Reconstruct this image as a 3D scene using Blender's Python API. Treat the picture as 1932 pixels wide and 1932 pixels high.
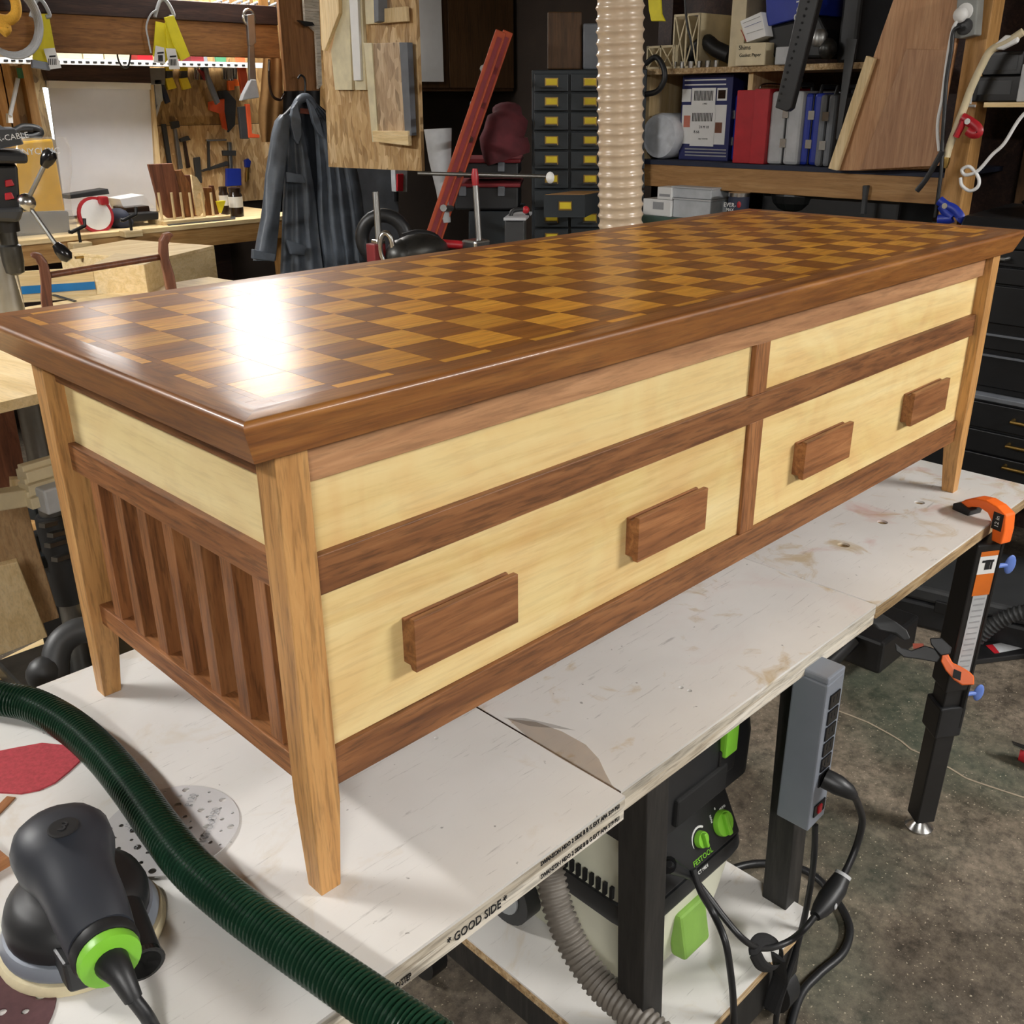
import bpy, math, random
from mathutils import Vector, Matrix
random.seed(7)
for _o in list(bpy.data.objects): bpy.data.objects.remove(_o)
SC = bpy.context.scene
COL = SC.collection
BZ = 0.80                       # height of the bench top above the floor
R3 = math.radians

# ------------------------------------------------------------------ camera
F_PX = 1838.25
CAM = Vector((-0.3984, -0.6857, 0.7503 + BZ))
CROT = (Matrix.Rotation(-0.7790, 3, 'Z') @ Matrix.Rotation(1.1716, 3, 'X') @ Matrix.Rotation(-0.0078, 3, 'Z'))
cam = bpy.data.cameras.new('camera')
cam.sensor_width = 36.0
cam.sensor_fit = 'HORIZONTAL'
cam.lens = F_PX / 1932 * 36.0
cam.clip_start = 0.02
cam.clip_end = 60
cam_o = bpy.data.objects.new('camera', cam)
cam_o.matrix_world = Matrix.Translation(CAM) @ CROT.to_4x4()
COL.objects.link(cam_o)
SC.camera = cam_o

# ------------------------------------------------------------------ world / exposure
w = bpy.data.worlds.new('world'); SC.world = w
w.use_nodes = True
w.node_tree.nodes['Background'].inputs[0].default_value = (0.9, 0.95, 1.0, 1)
w.node_tree.nodes['Background'].inputs[1].default_value = 0.06
SC.view_settings.view_transform = 'Standard'
SC.view_settings.look = 'None'
SC.view_settings.gamma = 1.0
SC.view_settings.use_curve_mapping = False
SC.view_settings.exposure = 2.0

# ceiling shop lights, one of them an added fill: (x, y, z, length, width, angle, strength, label)
LAMPS = [
    (2.45, 4.18, 2.40, 1.50, .36, 59, 8.0, 'long shop light hanging above the wall workbench'),
    (2.30, -2.50, 2.42, 1.25, .17, 35, 62.0, 'long shop light in front of the chest on the right'),
    (-1.50, -2.10, 2.45, 1.25, .17, 90, 36.0, 'added fill light behind the camera on the left'),  # unseen fixture, added as fill for the left front
    (-1.30, 2.30, 2.45, 1.25, .17, 90, 42.0, 'long shop light left of the workbench'),
    (1.52, 4.10, 2.17, 0.60, .17, 68, 6.0, 'short shop light hanging above the wall bench at left'),
]

# ------------------------------------------------------------------ pixel -> world helpers
def ray(u, v):
    return CROT @ Vector(((u - 966) / F_PX, -(v - 966) / F_PX, -1.0))
def onx(u, v, x):
    d = ray(u, v); return CAM + d * ((x - CAM.x) / d.x)
def ony(u, v, y):
    d = ray(u, v); return CAM + d * ((y - CAM.y) / d.y)
def onz(u, v, z):
    d = ray(u, v); return CAM + d * ((z - CAM.z) / d.z)
def ond(u, v, dist):
    d = ray(u, v); return CAM + d.normalized() * dist
def rx(u0, v0, u1, v1, x):
    a = onx(u0, (v0 + v1) / 2, x); b = onx(u1, (v0 + v1) / 2, x)
    t = onx((u0 + u1) / 2, v0, x); q = onx((u0 + u1) / 2, v1, x)
    return min(a.y, b.y), max(a.y, b.y), q.z, t.z
def ry(u0, v0, u1, v1, y):
    a = ony(u0, (v0 + v1) / 2, y); b = ony(u1, (v0 + v1) / 2, y)
    t = ony((u0 + u1) / 2, v0, y); q = ony((u0 + u1) / 2, v1, y)
    return min(a.x, b.x), max(a.x, b.x), q.z, t.z

# ------------------------------------------------------------------ colours and materials
def lin(c):
    return tuple(((x / 255) / 12.92 if x / 255 <= 0.04045 else ((x / 255 + 0.055) / 1.055) ** 2.4) for x in c) + (1.0,)
MATS = {}
def newmat(name):
    m = bpy.data.materials.new(name); m.use_nodes = True
    MATS[name] = m
    return m, m.node_tree.nodes, m.node_tree.links, m.node_tree.nodes['Principled BSDF']
def coords(N, L, scale, rnd=True):
    tc = N.new('ShaderNodeTexCoord'); oi = N.new('ShaderNodeObjectInfo')
    mul = N.new('ShaderNodeVectorMath'); mul.operation = 'SCALE'
    mul.inputs[0].default_value = (7.3, 11.7, 5.1)
    L.new(oi.outputs['Random'], mul.inputs['Scale'])
    add = N.new('ShaderNodeVectorMath'); add.operation = 'ADD'
    L.new(tc.outputs['Object'], add.inputs[0])
    if rnd: L.new(mul.outputs[0], add.inputs[1])
    mp = N.new('ShaderNodeMapping'); mp.inputs['Scale'].default_value = scale
    L.new(add.outputs[0], mp.inputs[0])
    return mp.outputs[0]
def noise(N, L, vec, scale, detail=4, rough=.55, dist=0):
    n = N.new('ShaderNodeTexNoise'); n.inputs['Scale'].default_value = scale
    n.inputs['Detail'].default_value = detail; n.inputs['Roughness'].default_value = rough
    n.inputs['Distortion'].default_value = dist
    L.new(vec, n.inputs['Vector']); return n.outputs['Fac']
def ramp(N, L, fac, stops):
    r = N.new('ShaderNodeValToRGB'); e = r.color_ramp.elements
    while len(e) < len(stops): e.new(0.5)
    for el, (p, c) in zip(e, stops): el.position = p; el.color = c
    L.new(fac, r.inputs[0]); return r.outputs[0]
def mix(N, L, fac, a, b, mode='MIX'):
    m = N.new('ShaderNodeMix'); m.data_type = 'RGBA'; m.blend_type = mode
    if isinstance(fac, float): m.inputs[0].default_value = fac
    else: L.new(fac, m.inputs[0])
    for s, i in ((a, 6), (b, 7)):
        if isinstance(s, tuple): m.inputs[i].default_value = s
        else: L.new(s, m.inputs[i])
    return m.outputs[2]
def bumpn(N, L, B, h, strength, dist=.001):
    b = N.new('ShaderNodeBump'); b.inputs['Strength'].default_value = strength
    b.inputs['Distance'].default_value = dist
    L.new(h, b.inputs['Height']); L.new(b.outputs[0], B.inputs['Normal'])
def plain(name, c, rough=.5, metal=0, var=.12, sc=18, bump=0, coat=0, spec=.5, alpha=1, trans=0, emit=0):
    if name in MATS: return MATS[name]
    m, N, L, B = newmat(name)
    v = coords(N, L, (1, 1, 1)); n = noise(N, L, v, sc, 5)
    c = lin(c)
    lo = tuple(x * (1 - var) for x in c[:3]) + (1,); hi = tuple(min(1, x * (1 + var)) for x in c[:3]) + (1,)
    L.new(ramp(N, L, n, [(.3, lo), (.7, hi)]), B.inputs['Base Color'])
    B.inputs['Roughness'].default_value = rough; B.inputs['Metallic'].default_value = metal
    B.inputs['Coat Weight'].default_value = coat; B.inputs['Specular IOR Level'].default_value = spec
    B.inputs['Transmission Weight'].default_value = trans; B.inputs['Alpha'].default_value = alpha
    if emit:
        B.inputs['Emission Color'].default_value = c; B.inputs['Emission Strength'].default_value = emit
    if bump: bumpn(N, L, B, n, bump)
    return m
def wood(name, dark, mid, light, ax='X', rough=.5, coat=0, crough=.1, fine=240, broad=38, pores=.35, bump=.15, figure=0):
    if name in MATS: return MATS[name]
    m, N, L, B = newmat(name)
    s = {'X': (.08, 1, 1), 'Y': (1, .08, 1), 'Z': (1, 1, .08)}[ax]
    v = coords(N, L, s)
    n1 = noise(N, L, v, broad, 5, .6, 1.2); n2 = noise(N, L, v, fine, 3, .6, .3)
    col = ramp(N, L, n1, [(.28, lin(dark)), (.5, lin(mid)), (.72, lin(light))])
    p = ramp(N, L, n2, [(.36, (1 - pores, 1 - pores, 1 - pores, 1)), (.52, (1, 1, 1, 1))])
    col = mix(N, L, 1.0, col, p, 'MULTIPLY')
    if figure:
        v2 = coords(N, L, (1, 1, 1)); n3 = noise(N, L, v2, 6, 3, .5, 2.5)
        col = mix(N, L, figure, col, ramp(N, L, n3, [(.35, lin(dark)), (.65, lin(light))]), 'OVERLAY')
    oi = N.new('ShaderNodeObjectInfo')
    hv = N.new('ShaderNodeHueSaturation'); mr = N.new('ShaderNodeMapRange')
    mr.inputs[3].default_value = .86; mr.inputs[4].default_value = 1.14
    L.new(oi.outputs['Random'], mr.inputs[0]); L.new(mr.outputs[0], hv.inputs['Value']); L.new(col, hv.inputs['Color'])
    L.new(hv.outputs[0], B.inputs['Base Color'])
    B.inputs['Roughness'].default_value = rough
    B.inputs['Coat Weight'].default_value = coat; B.inputs['Coat Roughness'].default_value = crough
    bumpn(N, L, B, n2, bump, .0006)
    if coat:                                   # the varnish follows the open grain
        n4 = noise(N, L, v, 60, 4, .6, .2)
        b = N.new('ShaderNodeBump'); b.inputs['Strength'].default_value = .35; b.inputs['Distance'].default_value = .0006
        L.new(n4, b.inputs['Height']); L.new(b.outputs[0], B.inputs['Coat Normal'])
    return m
def osbmat(name, cols):
    m, N, L, B = newmat(name)
    v = coords(N, L, (1, 1, 1)); nv = N.new('ShaderNodeTexNoise'); nv.inputs['Scale'].default_value = 5
    L.new(v, nv.inputs['Vector'])
    add = N.new('ShaderNodeVectorMath'); add.operation = 'MULTIPLY_ADD'
    L.new(nv.outputs['Color'], add.inputs[0]); add.inputs[1].default_value = (.12, .12, .08); L.new(v, add.inputs[2])
    mp = N.new('ShaderNodeMapping'); mp.inputs['Scale'].default_value = (46, 46, 13); L.new(add.outputs[0], mp.inputs[0])
    vo = N.new('ShaderNodeTexVoronoi'); vo.inputs['Scale'].default_value = 1; L.new(mp.outputs[0], vo.inputs['Vector'])
    sep = N.new('ShaderNodeSeparateColor'); L.new(vo.outputs['Color'], sep.inputs[0])
    col = ramp(N, L, sep.outputs[0], [(0, lin(cols[0])), (.35, lin(cols[1])), (.7, lin(cols[2])), (1, lin(cols[3]))])
    v2 = coords(N, L, (1, 1, .15)); n2 = noise(N, L, v2, 120, 3)
    col = mix(N, L, .35, col, ramp(N, L, n2, [(.35, lin(cols[1])), (.65, lin(cols[3]))]), 'MIX')
    L.new(col, B.inputs['Base Color']); B.inputs['Roughness'].default_value = .6
    bumpn(N, L, B, sep.outputs[1], .25, .001)
    return m

# species and finishes
MAH = dict(dark=(102, 62, 34), mid=(136, 88, 50), light=(160, 110, 68))
wood('mahogany_x', **MAH, ax='X', rough=.5, pores=.42)
wood('mahogany_y', **MAH, ax='Y', rough=.5, pores=.42)
wood('mahogany_z', **MAH, ax='Z', rough=.5, pores=.42)
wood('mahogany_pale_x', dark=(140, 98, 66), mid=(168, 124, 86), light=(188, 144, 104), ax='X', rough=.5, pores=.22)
wood('mahogany_handle', dark=(102, 62, 36), mid=(144, 94, 56), light=(174, 122, 78), ax='X', rough=.45, pores=.25)
wood('oak_z', dark=(158, 112, 62), mid=(184, 136, 80), light=(202, 156, 98), ax='Z', rough=.5, pores=.34)
wood('birch_x', dark=(204, 172, 116), mid=(224, 198, 148), light=(236, 216, 172), ax='X', rough=.42, pores=.1, broad=12, fine=160, figure=.3)
wood('birch_y', dark=(196, 176, 130), mid=(212, 194, 150), light=(224, 208, 168), ax='Y', rough=.42, pores=.1, broad=12, fine=160, figure=.3)
wood('tile_dark', dark=(118, 68, 8), mid=(142, 84, 14), light=(160, 100, 22), ax='X', rough=.5, coat=.42, crough=.24, pores=.25)
wood('tile_light', dark=(186, 120, 28), mid=(212, 146, 42), light=(226, 164, 58), ax='X', rough=.5, coat=.42, crough=.24, pores=.3)
wood('band_x', dark=(104, 58, 20), mid=(142, 88, 36), light=(168, 112, 52), ax='X', rough=.5, coat=.35, crough=.16, pores=.25)
wood('band_y', dark=(104, 58, 20), mid=(142, 88, 36), light=(168, 112, 52), ax='Y', rough=.5, coat=.35, crough=.16, pores=.25)
wood('ply_edge', dark=(170, 156, 134), mid=(206, 198, 182), light=(224, 218, 208), ax='X', rough=.8, pores=.42)
wood('ply_edge_tan', dark=(120, 92, 60), mid=(168, 140, 100), light=(206, 184, 150), ax='X', rough=.8, pores=.42)
wood('ply_face_z', dark=(160, 112, 72), mid=(184, 138, 96), light=(200, 158, 116), ax='Z', rough=.55, pores=.12)
wood('ply_dull_z', dark=(146, 102, 68), mid=(168, 124, 88), light=(186, 144, 106), ax='Z', rough=.55, pores=.12)
wood('pine_x', dark=(150, 108, 58), mid=(178, 134, 78), light=(196, 156, 100), ax='X', rough=.6, pores=.15)
wood('pine_y', dark=(146, 104, 58), mid=(172, 128, 76), light=(190, 148, 96), ax='Y', rough=.6, pores=.15)
wood('pine_z', dark=(158, 112, 58), mid=(186, 138, 78), light=(204, 158, 98), ax='Z', rough=.6, pores=.15)
wood('pine_pale_x', dark=(208, 178, 122), mid=(226, 200, 150), light=(236, 214, 172), ax='X', rough=.6, pores=.12)
wood('pine_pale_y', dark=(208, 178, 122), mid=(226, 200, 150), light=(236, 214, 172), ax='Y', rough=.6, pores=.12)
wood('pine_pale_z', dark=(206, 176, 124), mid=(224, 198, 150), light=(234, 212, 170), ax='Z', rough=.6, pores=.12)
wood('fir_x', dark=(104, 66, 30), mid=(140, 94, 48), light=(160, 112, 60), ax='X', rough=.65, pores=.25)
wood('dark_wood_x', dark=(36, 20, 16), mid=(52, 32, 26), light=(72, 48, 38), ax='X', rough=.6, pores=.42)
wood('brown_board_z', dark=(124, 82, 44), mid=(150, 106, 62), light=(168, 124, 78), ax='Z', rough=.55, pores=.2, figure=.2)
wood('walnut_z', dark=(84, 46, 28), mid=(112, 66, 42), light=(136, 86, 58), ax='Z', rough=.5, pores=.2)
wood('cabinet_brown_z', dark=(62, 42, 22), mid=(84, 58, 32), light=(98, 70, 42), ax='Z', rough=.6, pores=.2)
wood('oak_board_z', dark=(176, 140, 98), mid=(196, 160, 116), light=(210, 178, 136), ax='Z', rough=.6, pores=.2)
wood('black_wood_z', dark=(20, 19, 18), mid=(30, 29, 27), light=(46, 43, 40), ax='Z', rough=.6, pores=.4)
osbmat('osb', [(132, 96, 54), (174, 136, 86), (198, 164, 114), (226, 200, 156)])
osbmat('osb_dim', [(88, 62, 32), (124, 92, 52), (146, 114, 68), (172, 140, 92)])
osbmat('osb_grey', [(112, 90, 66), (158, 130, 100), (188, 160, 126), (216, 194, 162)])

def worktop_mat(name, tan, pink, seed):
    m, N, L, B = newmat(name)
    v = coords(N, L, (1, 1, 1), rnd=False)
    off = N.new('ShaderNodeVectorMath'); off.inputs[1].default_value = (seed, seed * 1.7, 0); L.new(v, off.inputs[0]); v = off.outputs[0]
    base = ramp(N, L, noise(N, L, v, 3, 4), [(.3, lin((208, 205, 200))), (.7, lin((226, 224, 220)))])
    n1 = noise(N, L, v, 9, 6, .62, 1.4)
    c = mix(N, L, ramp(N, L, n1, [(.58, (0, 0, 0, 1)), (.70, (tan,) * 3 + (1,))]), base, lin((190, 168, 128)))
    n2 = noise(N, L, v, 4.2, 5, .6, .8)
    c = mix(N, L, ramp(N, L, n2, [(.57, (0, 0, 0, 1)), (.70, (pink,) * 3 + (1,))]), c, lin((196, 140, 130)))
    mp = N.new('ShaderNodeMapping'); mp.inputs['Scale'].default_value = (3, 40, 1); mp.inputs['Rotation'].default_value = (0, 0, .5); L.new(v, mp.inputs[0])
    n3 = noise(N, L, mp.outputs[0], 4, 6, .7, .6)
    c = mix(N, L, ramp(N, L, n3, [(.60, (0, 0, 0, 1)), (.70, (.45,) * 3 + (1,))]), c, lin((120, 116, 110)))
    n4 = noise(N, L, v, 90, 2, .5)
    c = mix(N, L, ramp(N, L, n4, [(.74, (0, 0, 0, 1)), (.78, (.6,) * 3 + (1,))]), c, lin((80, 76, 70)))
    L.new(c, B.inputs['Base Color']); B.inputs['Roughness'].default_value = .38
    bumpn(N, L, B, n3, .05)
    return m
worktop_mat('worktop_clean', .28, 0, 3.1)
worktop_mat('worktop_mid', .85, .12, 8.4)
worktop_mat('worktop_stained', .8, .8, 14.2)

def floor_mat():
    m, N, L, B = newmat('concrete')
    v = coords(N, L, (1, 1, 1), rnd=False)
    c = ramp(N, L, noise(N, L, v, 2.2, 8, .65, .6), [(.3, lin((66, 59, 51))), (.5, lin((94, 85, 73))), (.7, lin((126, 115, 100)))])
    c = mix(N, L, .75, c, ramp(N, L, noise(N, L, v, 34, 8, .78), [(.36, (.12, .12, .12, 1)), (.64, (.82, .82, .82, 1))]), 'OVERLAY')
    n = noise(N, L, v, 1.3, 4); c = mix(N, L, ramp(N, L, n, [(.56, (0, 0, 0, 1)), (.7, (.45,) * 3 + (1,))]), c, lin((46, 74, 60)))
    n = noise(N, L, v, 160, 2, .5)
    c = mix(N, L, ramp(N, L, n, [(.665, (0, 0, 0, 1)), (.72, (.85,) * 3 + (1,))]), c, lin((190, 178, 156)))
    L.new(c, B.inputs['Base Color'])
    L.new(ramp(N, L, noise(N, L, v, 5, 4), [(.3, (.35,) * 3 + (1,)), (.7, (.7,) * 3 + (1,))]), B.inputs['Roughness'])
    bumpn(N, L, B, noise(N, L, v, 60, 4), .25, .003)
    return m
floor_mat()
plain('crack', (150, 138, 118), .8)
plain('black_plastic', (26, 27, 29), .45, var=.2)
plain('black_soft', (40, 43, 50), .5, var=.06)
plain('black_metal', (22, 22, 23), .4, var=.2)
plain('black_gloss', (20, 20, 22), .2)
plain('dark_hole', (10, 10, 10), .8)
plain('dark_fabric', (24, 24, 25), .9, bump=.3, sc=300)
plain('charcoal', (48, 49, 50), .5)
plain('steel', (190, 190, 188), .25, 1, var=.05)
plain('brushed_steel', (150, 150, 148), .4, 1, var=.1)
plain('cast_iron', (70, 70, 68), .4, .8, var=.25)
plain('brass', (170, 140, 80), .35, 1)
plain('grey_metal', (128, 134, 144), .4, .2, var=.04)
plain('grey_plastic', (104, 108, 114), .5)
plain('light_grey', (176, 178, 180), .5)
plain('vac_white', (204, 204, 184), .45, var=.06, sc=6)
plain('vac_grey', (148, 152, 154), .4)
plain('lime', (120, 186, 52), .4, var=.06)
plain('lime_paper', (120, 160, 70), .5)
plain('green_hose', (20, 48, 33), .26, var=.15, sc=60, coat=.3)
plain('grey_hose', (112, 106, 98), .5, var=.1)
plain('beige_hose', (196, 176, 150), .3, var=.06, coat=.4)
plain('orange', (236, 106, 34), .4, var=.06)
plain('orange_dark', (164, 64, 24), .6, var=.2)
plain('orange_dull', (190, 74, 34), .5, var=.15)
plain('blue_plastic', (96, 124, 196), .45)
plain('blue_case', (28, 50, 150), .4, var=.1)
plain('blue_print', (30, 36, 92), .5, var=.08)
plain('navy', (32, 38, 58), .7)
plain('red', (168, 28, 38), .4, var=.12)
plain('red_dull', (120, 30, 36), .6, var=.2)
plain('grey_case', (134, 136, 132), .5, var=.15)
plain('white', (226, 226, 224), .5, var=.03)
plain('white_paper', (224, 224, 222), .7, var=.03)
plain('ink', (24, 24, 26), .7)
plain('ink_grey', (150, 151, 153), .7)
plain('yellow', (228, 214, 40), .6, var=.08)
plain('yellow_card', (214, 190, 40), .6)
plain('gold_rope', (222, 168, 60), .8, bump=.5, sc=200)
plain('cream_plastic', (206, 192, 158), .5)
plain('cream_foam', (206, 194, 160), .8, bump=.2, sc=60)
plain('abrasive_white', (190, 188, 188), .8, var=.03)
plain('abrasive_brown', (84, 54, 56), .9, var=.1, sc=150)
plain('abrasive_red', (168, 58, 66), .85, var=.2, sc=220, bump=.4)
plain('leather', (98, 106, 116), .42, var=.34, sc=9, bump=.3)
plain('leather_lining', (52, 58, 66), .7)
plain('canvas_brown', (150, 112, 66), .9, var=.15, bump=.3)
plain('green_cloth', (70, 92, 82), .9)
plain('cloth_maroon', (84, 32, 38), .9, var=.3, bump=.4)
plain('blind', (206, 208, 214), .6, var=.02)
plain('drywall', (86, 76, 64), .9, var=.1, sc=4)
plain('dark_wall', (46, 36, 28), .9, var=.2, sc=5)
plain('ceiling_paint', (150, 140, 124), .9, var=.1, sc=3)
plain('cab_metal', (44, 50, 54), .45, .2, var=.08)
plain('chest_black', (26, 27, 29), .42, .2, var=.15)
plain('resin_yellow', (222, 170, 20), .15, var=.08, coat=.5)
plain('bag_film', (224, 224, 220), .18, var=.05, sc=14, bump=.9, alpha=.16)
plain('bubble', (206, 210, 216), .2, var=.12, sc=30, bump=.9)
plain('clear_tub', (186, 190, 194), .25, var=.1, sc=20)
plain('bottle_brown', (44, 30, 22), .2)
plain('blue_tape', (22, 112, 172), .5)
plain('glove_pale', (214, 204, 170), .6)
plain('cyan_dot', (40, 120, 190), .6)
plain('copper_label', (196, 116, 96), .7)
plain('warn_orange', (206, 106, 28), .5)
plain('green_plastic', (52, 110, 78), .5)
plain('lamp_body', (200, 200, 200), .5)
plain('lamp_glow', (255, 250, 240), .5, emit=1.0)

# ------------------------------------------------------------------ geometry collector
class G:
    def __init__(s): s.v = []; s.f = []
    def add(s, vs, fs):
        o = len(s.v); s.v += [Vector(p) for p in vs]; s.f += [tuple(i + o for i in q) for q in fs]; return s
    def box(s, c, d, M=None):
        x, y, z = (t / 2 for t in d); vs = [Vector((a * x, b * y, e * z)) for a in (-1, 1) for b in (-1, 1) for e in (-1, 1)]
        vs = [(M @ p if M else p) + Vector(c) for p in vs]
        return s.add(vs, [(0, 1, 3, 2), (4, 6, 7, 5), (0, 4, 5, 1), (2, 3, 7, 6), (0, 2, 6, 4), (1, 5, 7, 3)])
    def lim(s, x0, x1, y0, y1, z0, z1):
        return s.box(((x0 + x1) / 2, (y0 + y1) / 2, (z0 + z1) / 2), (abs(x1 - x0), abs(y1 - y0), abs(z1 - z0)))
    def hexa(s, b, t):      # bottom 4, top 4 (same winding)
        return s.add(list(b) + list(t), [(3, 2, 1, 0), (4, 5, 6, 7), (0, 1, 5, 4), (1, 2, 6, 5), (2, 3, 7, 6), (3, 0, 4, 7)])
    def prism(s, poly, off):    # poly: list of 3D points, off: extrusion vector
        n = len(poly); off = Vector(off)
        vs = [Vector(p) for p in poly] + [Vector(p) + off for p in poly]
        return s.add(vs, [tuple(range(n - 1, -1, -1)), tuple(range(n, 2 * n))] + [(i, (i + 1) % n, n + (i + 1) % n, n + i) for i in range(n)])
    def tube(s, path, r, n=10, cap=True, flat=1.0, up=None):
        path = [Vector(p) for p in path]; k = len(path)
        rs = r if isinstance(r, (list, tuple)) else [r] * k
        prev = None; vs = []
        for i, p in enumerate(path):
            t = (path[min(i + 1, k - 1)] - path[max(i - 1, 0)]).normalized()
            if prev is None:
                a = Vector(up) if up else (Vector((0, 0, 1)) if abs(t.z) < .9 else Vector((1, 0, 0)))
                nrm = (a - t * a.dot(t)).normalized()
            else:
                nrm = prev - t * prev.dot(t); nrm.normalize()
            prev = nrm; bi = t.cross(nrm)
            vs += [p + (nrm * math.cos(2 * math.pi * j / n) * flat + bi * math.sin(2 * math.pi * j / n)) * rs[i] for j in range(n)]
        fs = [(i * n + j, i * n + (j + 1) % n, (i + 1) * n + (j + 1) % n, (i + 1) * n + j) for i in range(k - 1) for j in range(n)]
        if cap: fs += [tuple(range(n - 1, -1, -1)), tuple(range((k - 1) * n, k * n))]
        return s.add(vs, fs)
    def lathe(s, prof, c=(0, 0, 0), n=24, M=None):  # prof: (r, h) along local z
        vs = []
        for r, h in prof:
            for j in range(n):
                p = Vector((r * math.cos(2 * math.pi * j / n), r * math.sin(2 * math.pi * j / n), h))
                vs.append((M @ p if M else p) + Vector(c))
        k = len(prof)
        fs = [(i * n + j, i * n + (j + 1) % n, (i + 1) * n + (j + 1) % n, (i + 1) * n + j) for i in range(k - 1) for j in range(n)]
        fs += [tuple(range(n - 1, -1, -1)), tuple(range((k - 1) * n, k * n))]
        return s.add(vs, fs)
    def cyl(s, a, b, r, n=14, r2=None):
        return s.tube([a, b], [r, r if r2 is None else r2], n)
    def ball(s, c, r, M=None, n=16):
        rr = r if isinstance(r, (tuple, list)) else (r, r, r); m = n // 2
        prof = [(math.sin(math.pi * i / m), -math.cos(math.pi * i / m)) for i in range(m + 1)]
        vs = []
        for a, h in prof:
            for j in range(n):
                p = Vector((a * math.cos(2 * math.pi * j / n) * rr[0], a * math.sin(2 * math.pi * j / n) * rr[1], h * rr[2]))
                vs.append((M @ p if M else p) + Vector(c))
        return s.add(vs, [(i * n + j, i * n + (j + 1) % n, (i + 1) * n + (j + 1) % n, (i + 1) * n + j) for i in range(m) for j in range(n)])
    def loft(s, rings, closed=True, cap=True):
        n = len(rings[0]); vs = [p for r in rings for p in r]; k = len(rings)
        fs = [(i * n + j, i * n + (j + 1) % n, (i + 1) * n + (j + 1) % n, (i + 1) * n + j) for i in range(k - 1) for j in range(n if closed else n - 1)]
        if cap and closed: fs += [tuple(range(n - 1, -1, -1)), tuple(range((k - 1) * n, k * n))]
        return s.add(vs, fs)
    def center(s):
        lo = [min(p[i] for p in s.v) for i in range(3)]; hi = [max(p[i] for p in s.v) for i in range(3)]
        return Vector(((lo[0] + hi[0]) / 2, (lo[1] + hi[1]) / 2, lo[2]))

WM = {}
def place(o, W, parent=None):
    WM[o.name] = W
    if parent is not None:
        o.parent = parent; o.matrix_basis = WM[parent.name].inverted() @ W
    else: o.matrix_basis = W
    COL.objects.link(o)
def fin(me, mat, smooth=None):
    me.materials.append(MATS[mat])
    me.validate(); me.update()
    if smooth is not None:
        for p in me.polygons: p.use_smooth = True
        me.set_sharp_from_angle(angle=R3(smooth))
def tag(o, label=None, cat=None, group=None, kind=None):
    if label: o['label'] = label
    if cat: o['category'] = cat
    if group: o['group'] = group
    if kind: o['kind'] = kind
    return o
def thing(name, label, cat, loc, group=None):
    o = bpy.data.objects.new(name, None); o.empty_display_size = .05
    place(o, Matrix.Translation(Vector(loc)))
    return tag(o, label, cat, group)
def bevelmod(o, wdt, seg=2):
    b = o.modifiers.new('bevel', 'BEVEL'); b.width = wdt; b.segments = seg; b.limit_method = 'ANGLE'; b.angle_limit = R3(40)
def part(name, g, mat, parent=None, smooth=None, bevel=0, label=None, kind=None):
    org = g.center() if parent is None else WM[parent.name].translation
    me = bpy.data.meshes.new(name)
    W = Matrix.Translation(org)
    if parent is not None and WM[parent.name].to_3x3() != Matrix.Identity(3): W = WM[parent.name].copy()
    Wi = W.inverted()
    me.from_pydata([tuple(Wi @ p) for p in g.v], [], g.f)
    fin(me, mat, smooth)
    o = bpy.data.objects.new(name, me); place(o, W, parent)
    if bevel: bevelmod(o, bevel)
    if label: o['label'] = label
    if kind: o['kind'] = kind
    return o
def solo(name, g, mat, label, cat, group=None, smooth=None, bevel=0):
    return tag(part(name, g, mat, None, smooth, bevel), label, cat, group)
def obox(name, mat, parent, c, d, R=None, bevel=0, label=None):
    g = G().box((0, 0, 0), d)
    me = bpy.data.meshes.new(name); me.from_pydata([tuple(p) for p in g.v], [], g.f); fin(me, mat)
    o = bpy.data.objects.new(name, me)
    place(o, Matrix.Translation(Vector(c)) @ (R.to_4x4() if R else Matrix.Identity(4)), parent)
    if bevel: bevelmod(o, bevel)
    if label: o['label'] = label
    return o
def lbox(name, mat, parent, x0, x1, y0, y1, z0, z1, R=None, bevel=0, label=None):
    return obox(name, mat, parent, ((x0 + x1) / 2, (y0 + y1) / 2, (z0 + z1) / 2), (abs(x1 - x0), abs(y1 - y0), abs(z1 - z0)), R, bevel, label)
def copyof(src, name, W, parent=None):
    o = src.copy(); o.name = name; o.parent = None; place(o, W, parent); return o
def basis(xa, ya=None, za=None):
    x = Vector(xa).normalized()
    if ya is not None:
        y = Vector(ya); y = (y - x * y.dot(x)).normalized(); z = x.cross(y)
    else:
        z = Vector(za); z = (z - x * z.dot(x)).normalized(); y = z.cross(x)
    return Matrix((x, y, z)).transposed()
def text(s, size, pos, xdir, ydir, mat, parent, name='lettering', depth=.0004, align='CENTER', squash=1.0):
    cu = bpy.data.curves.new('txt', 'FONT'); cu.body = s; cu.size = size; cu.align_x = align; cu.align_y = 'CENTER'; cu.extrude = depth
    cu.resolution_u = 2
    t = bpy.data.objects.new('txt', cu); COL.objects.link(t)
    bpy.context.view_layer.update()
    dg = bpy.context.evaluated_depsgraph_get()
    me = bpy.data.meshes.new_from_object(t.evaluated_get(dg))
    bpy.data.objects.remove(t)
    for vtx in me.vertices: vtx.co.x *= squash
    me.materials.clear(); me.materials.append(MATS[mat])
    o = bpy.data.objects.new(name, me)
    place(o, Matrix.Translation(Vector(pos)) @ basis(xdir, ydir).to_4x4(), parent)
    return o
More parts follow.
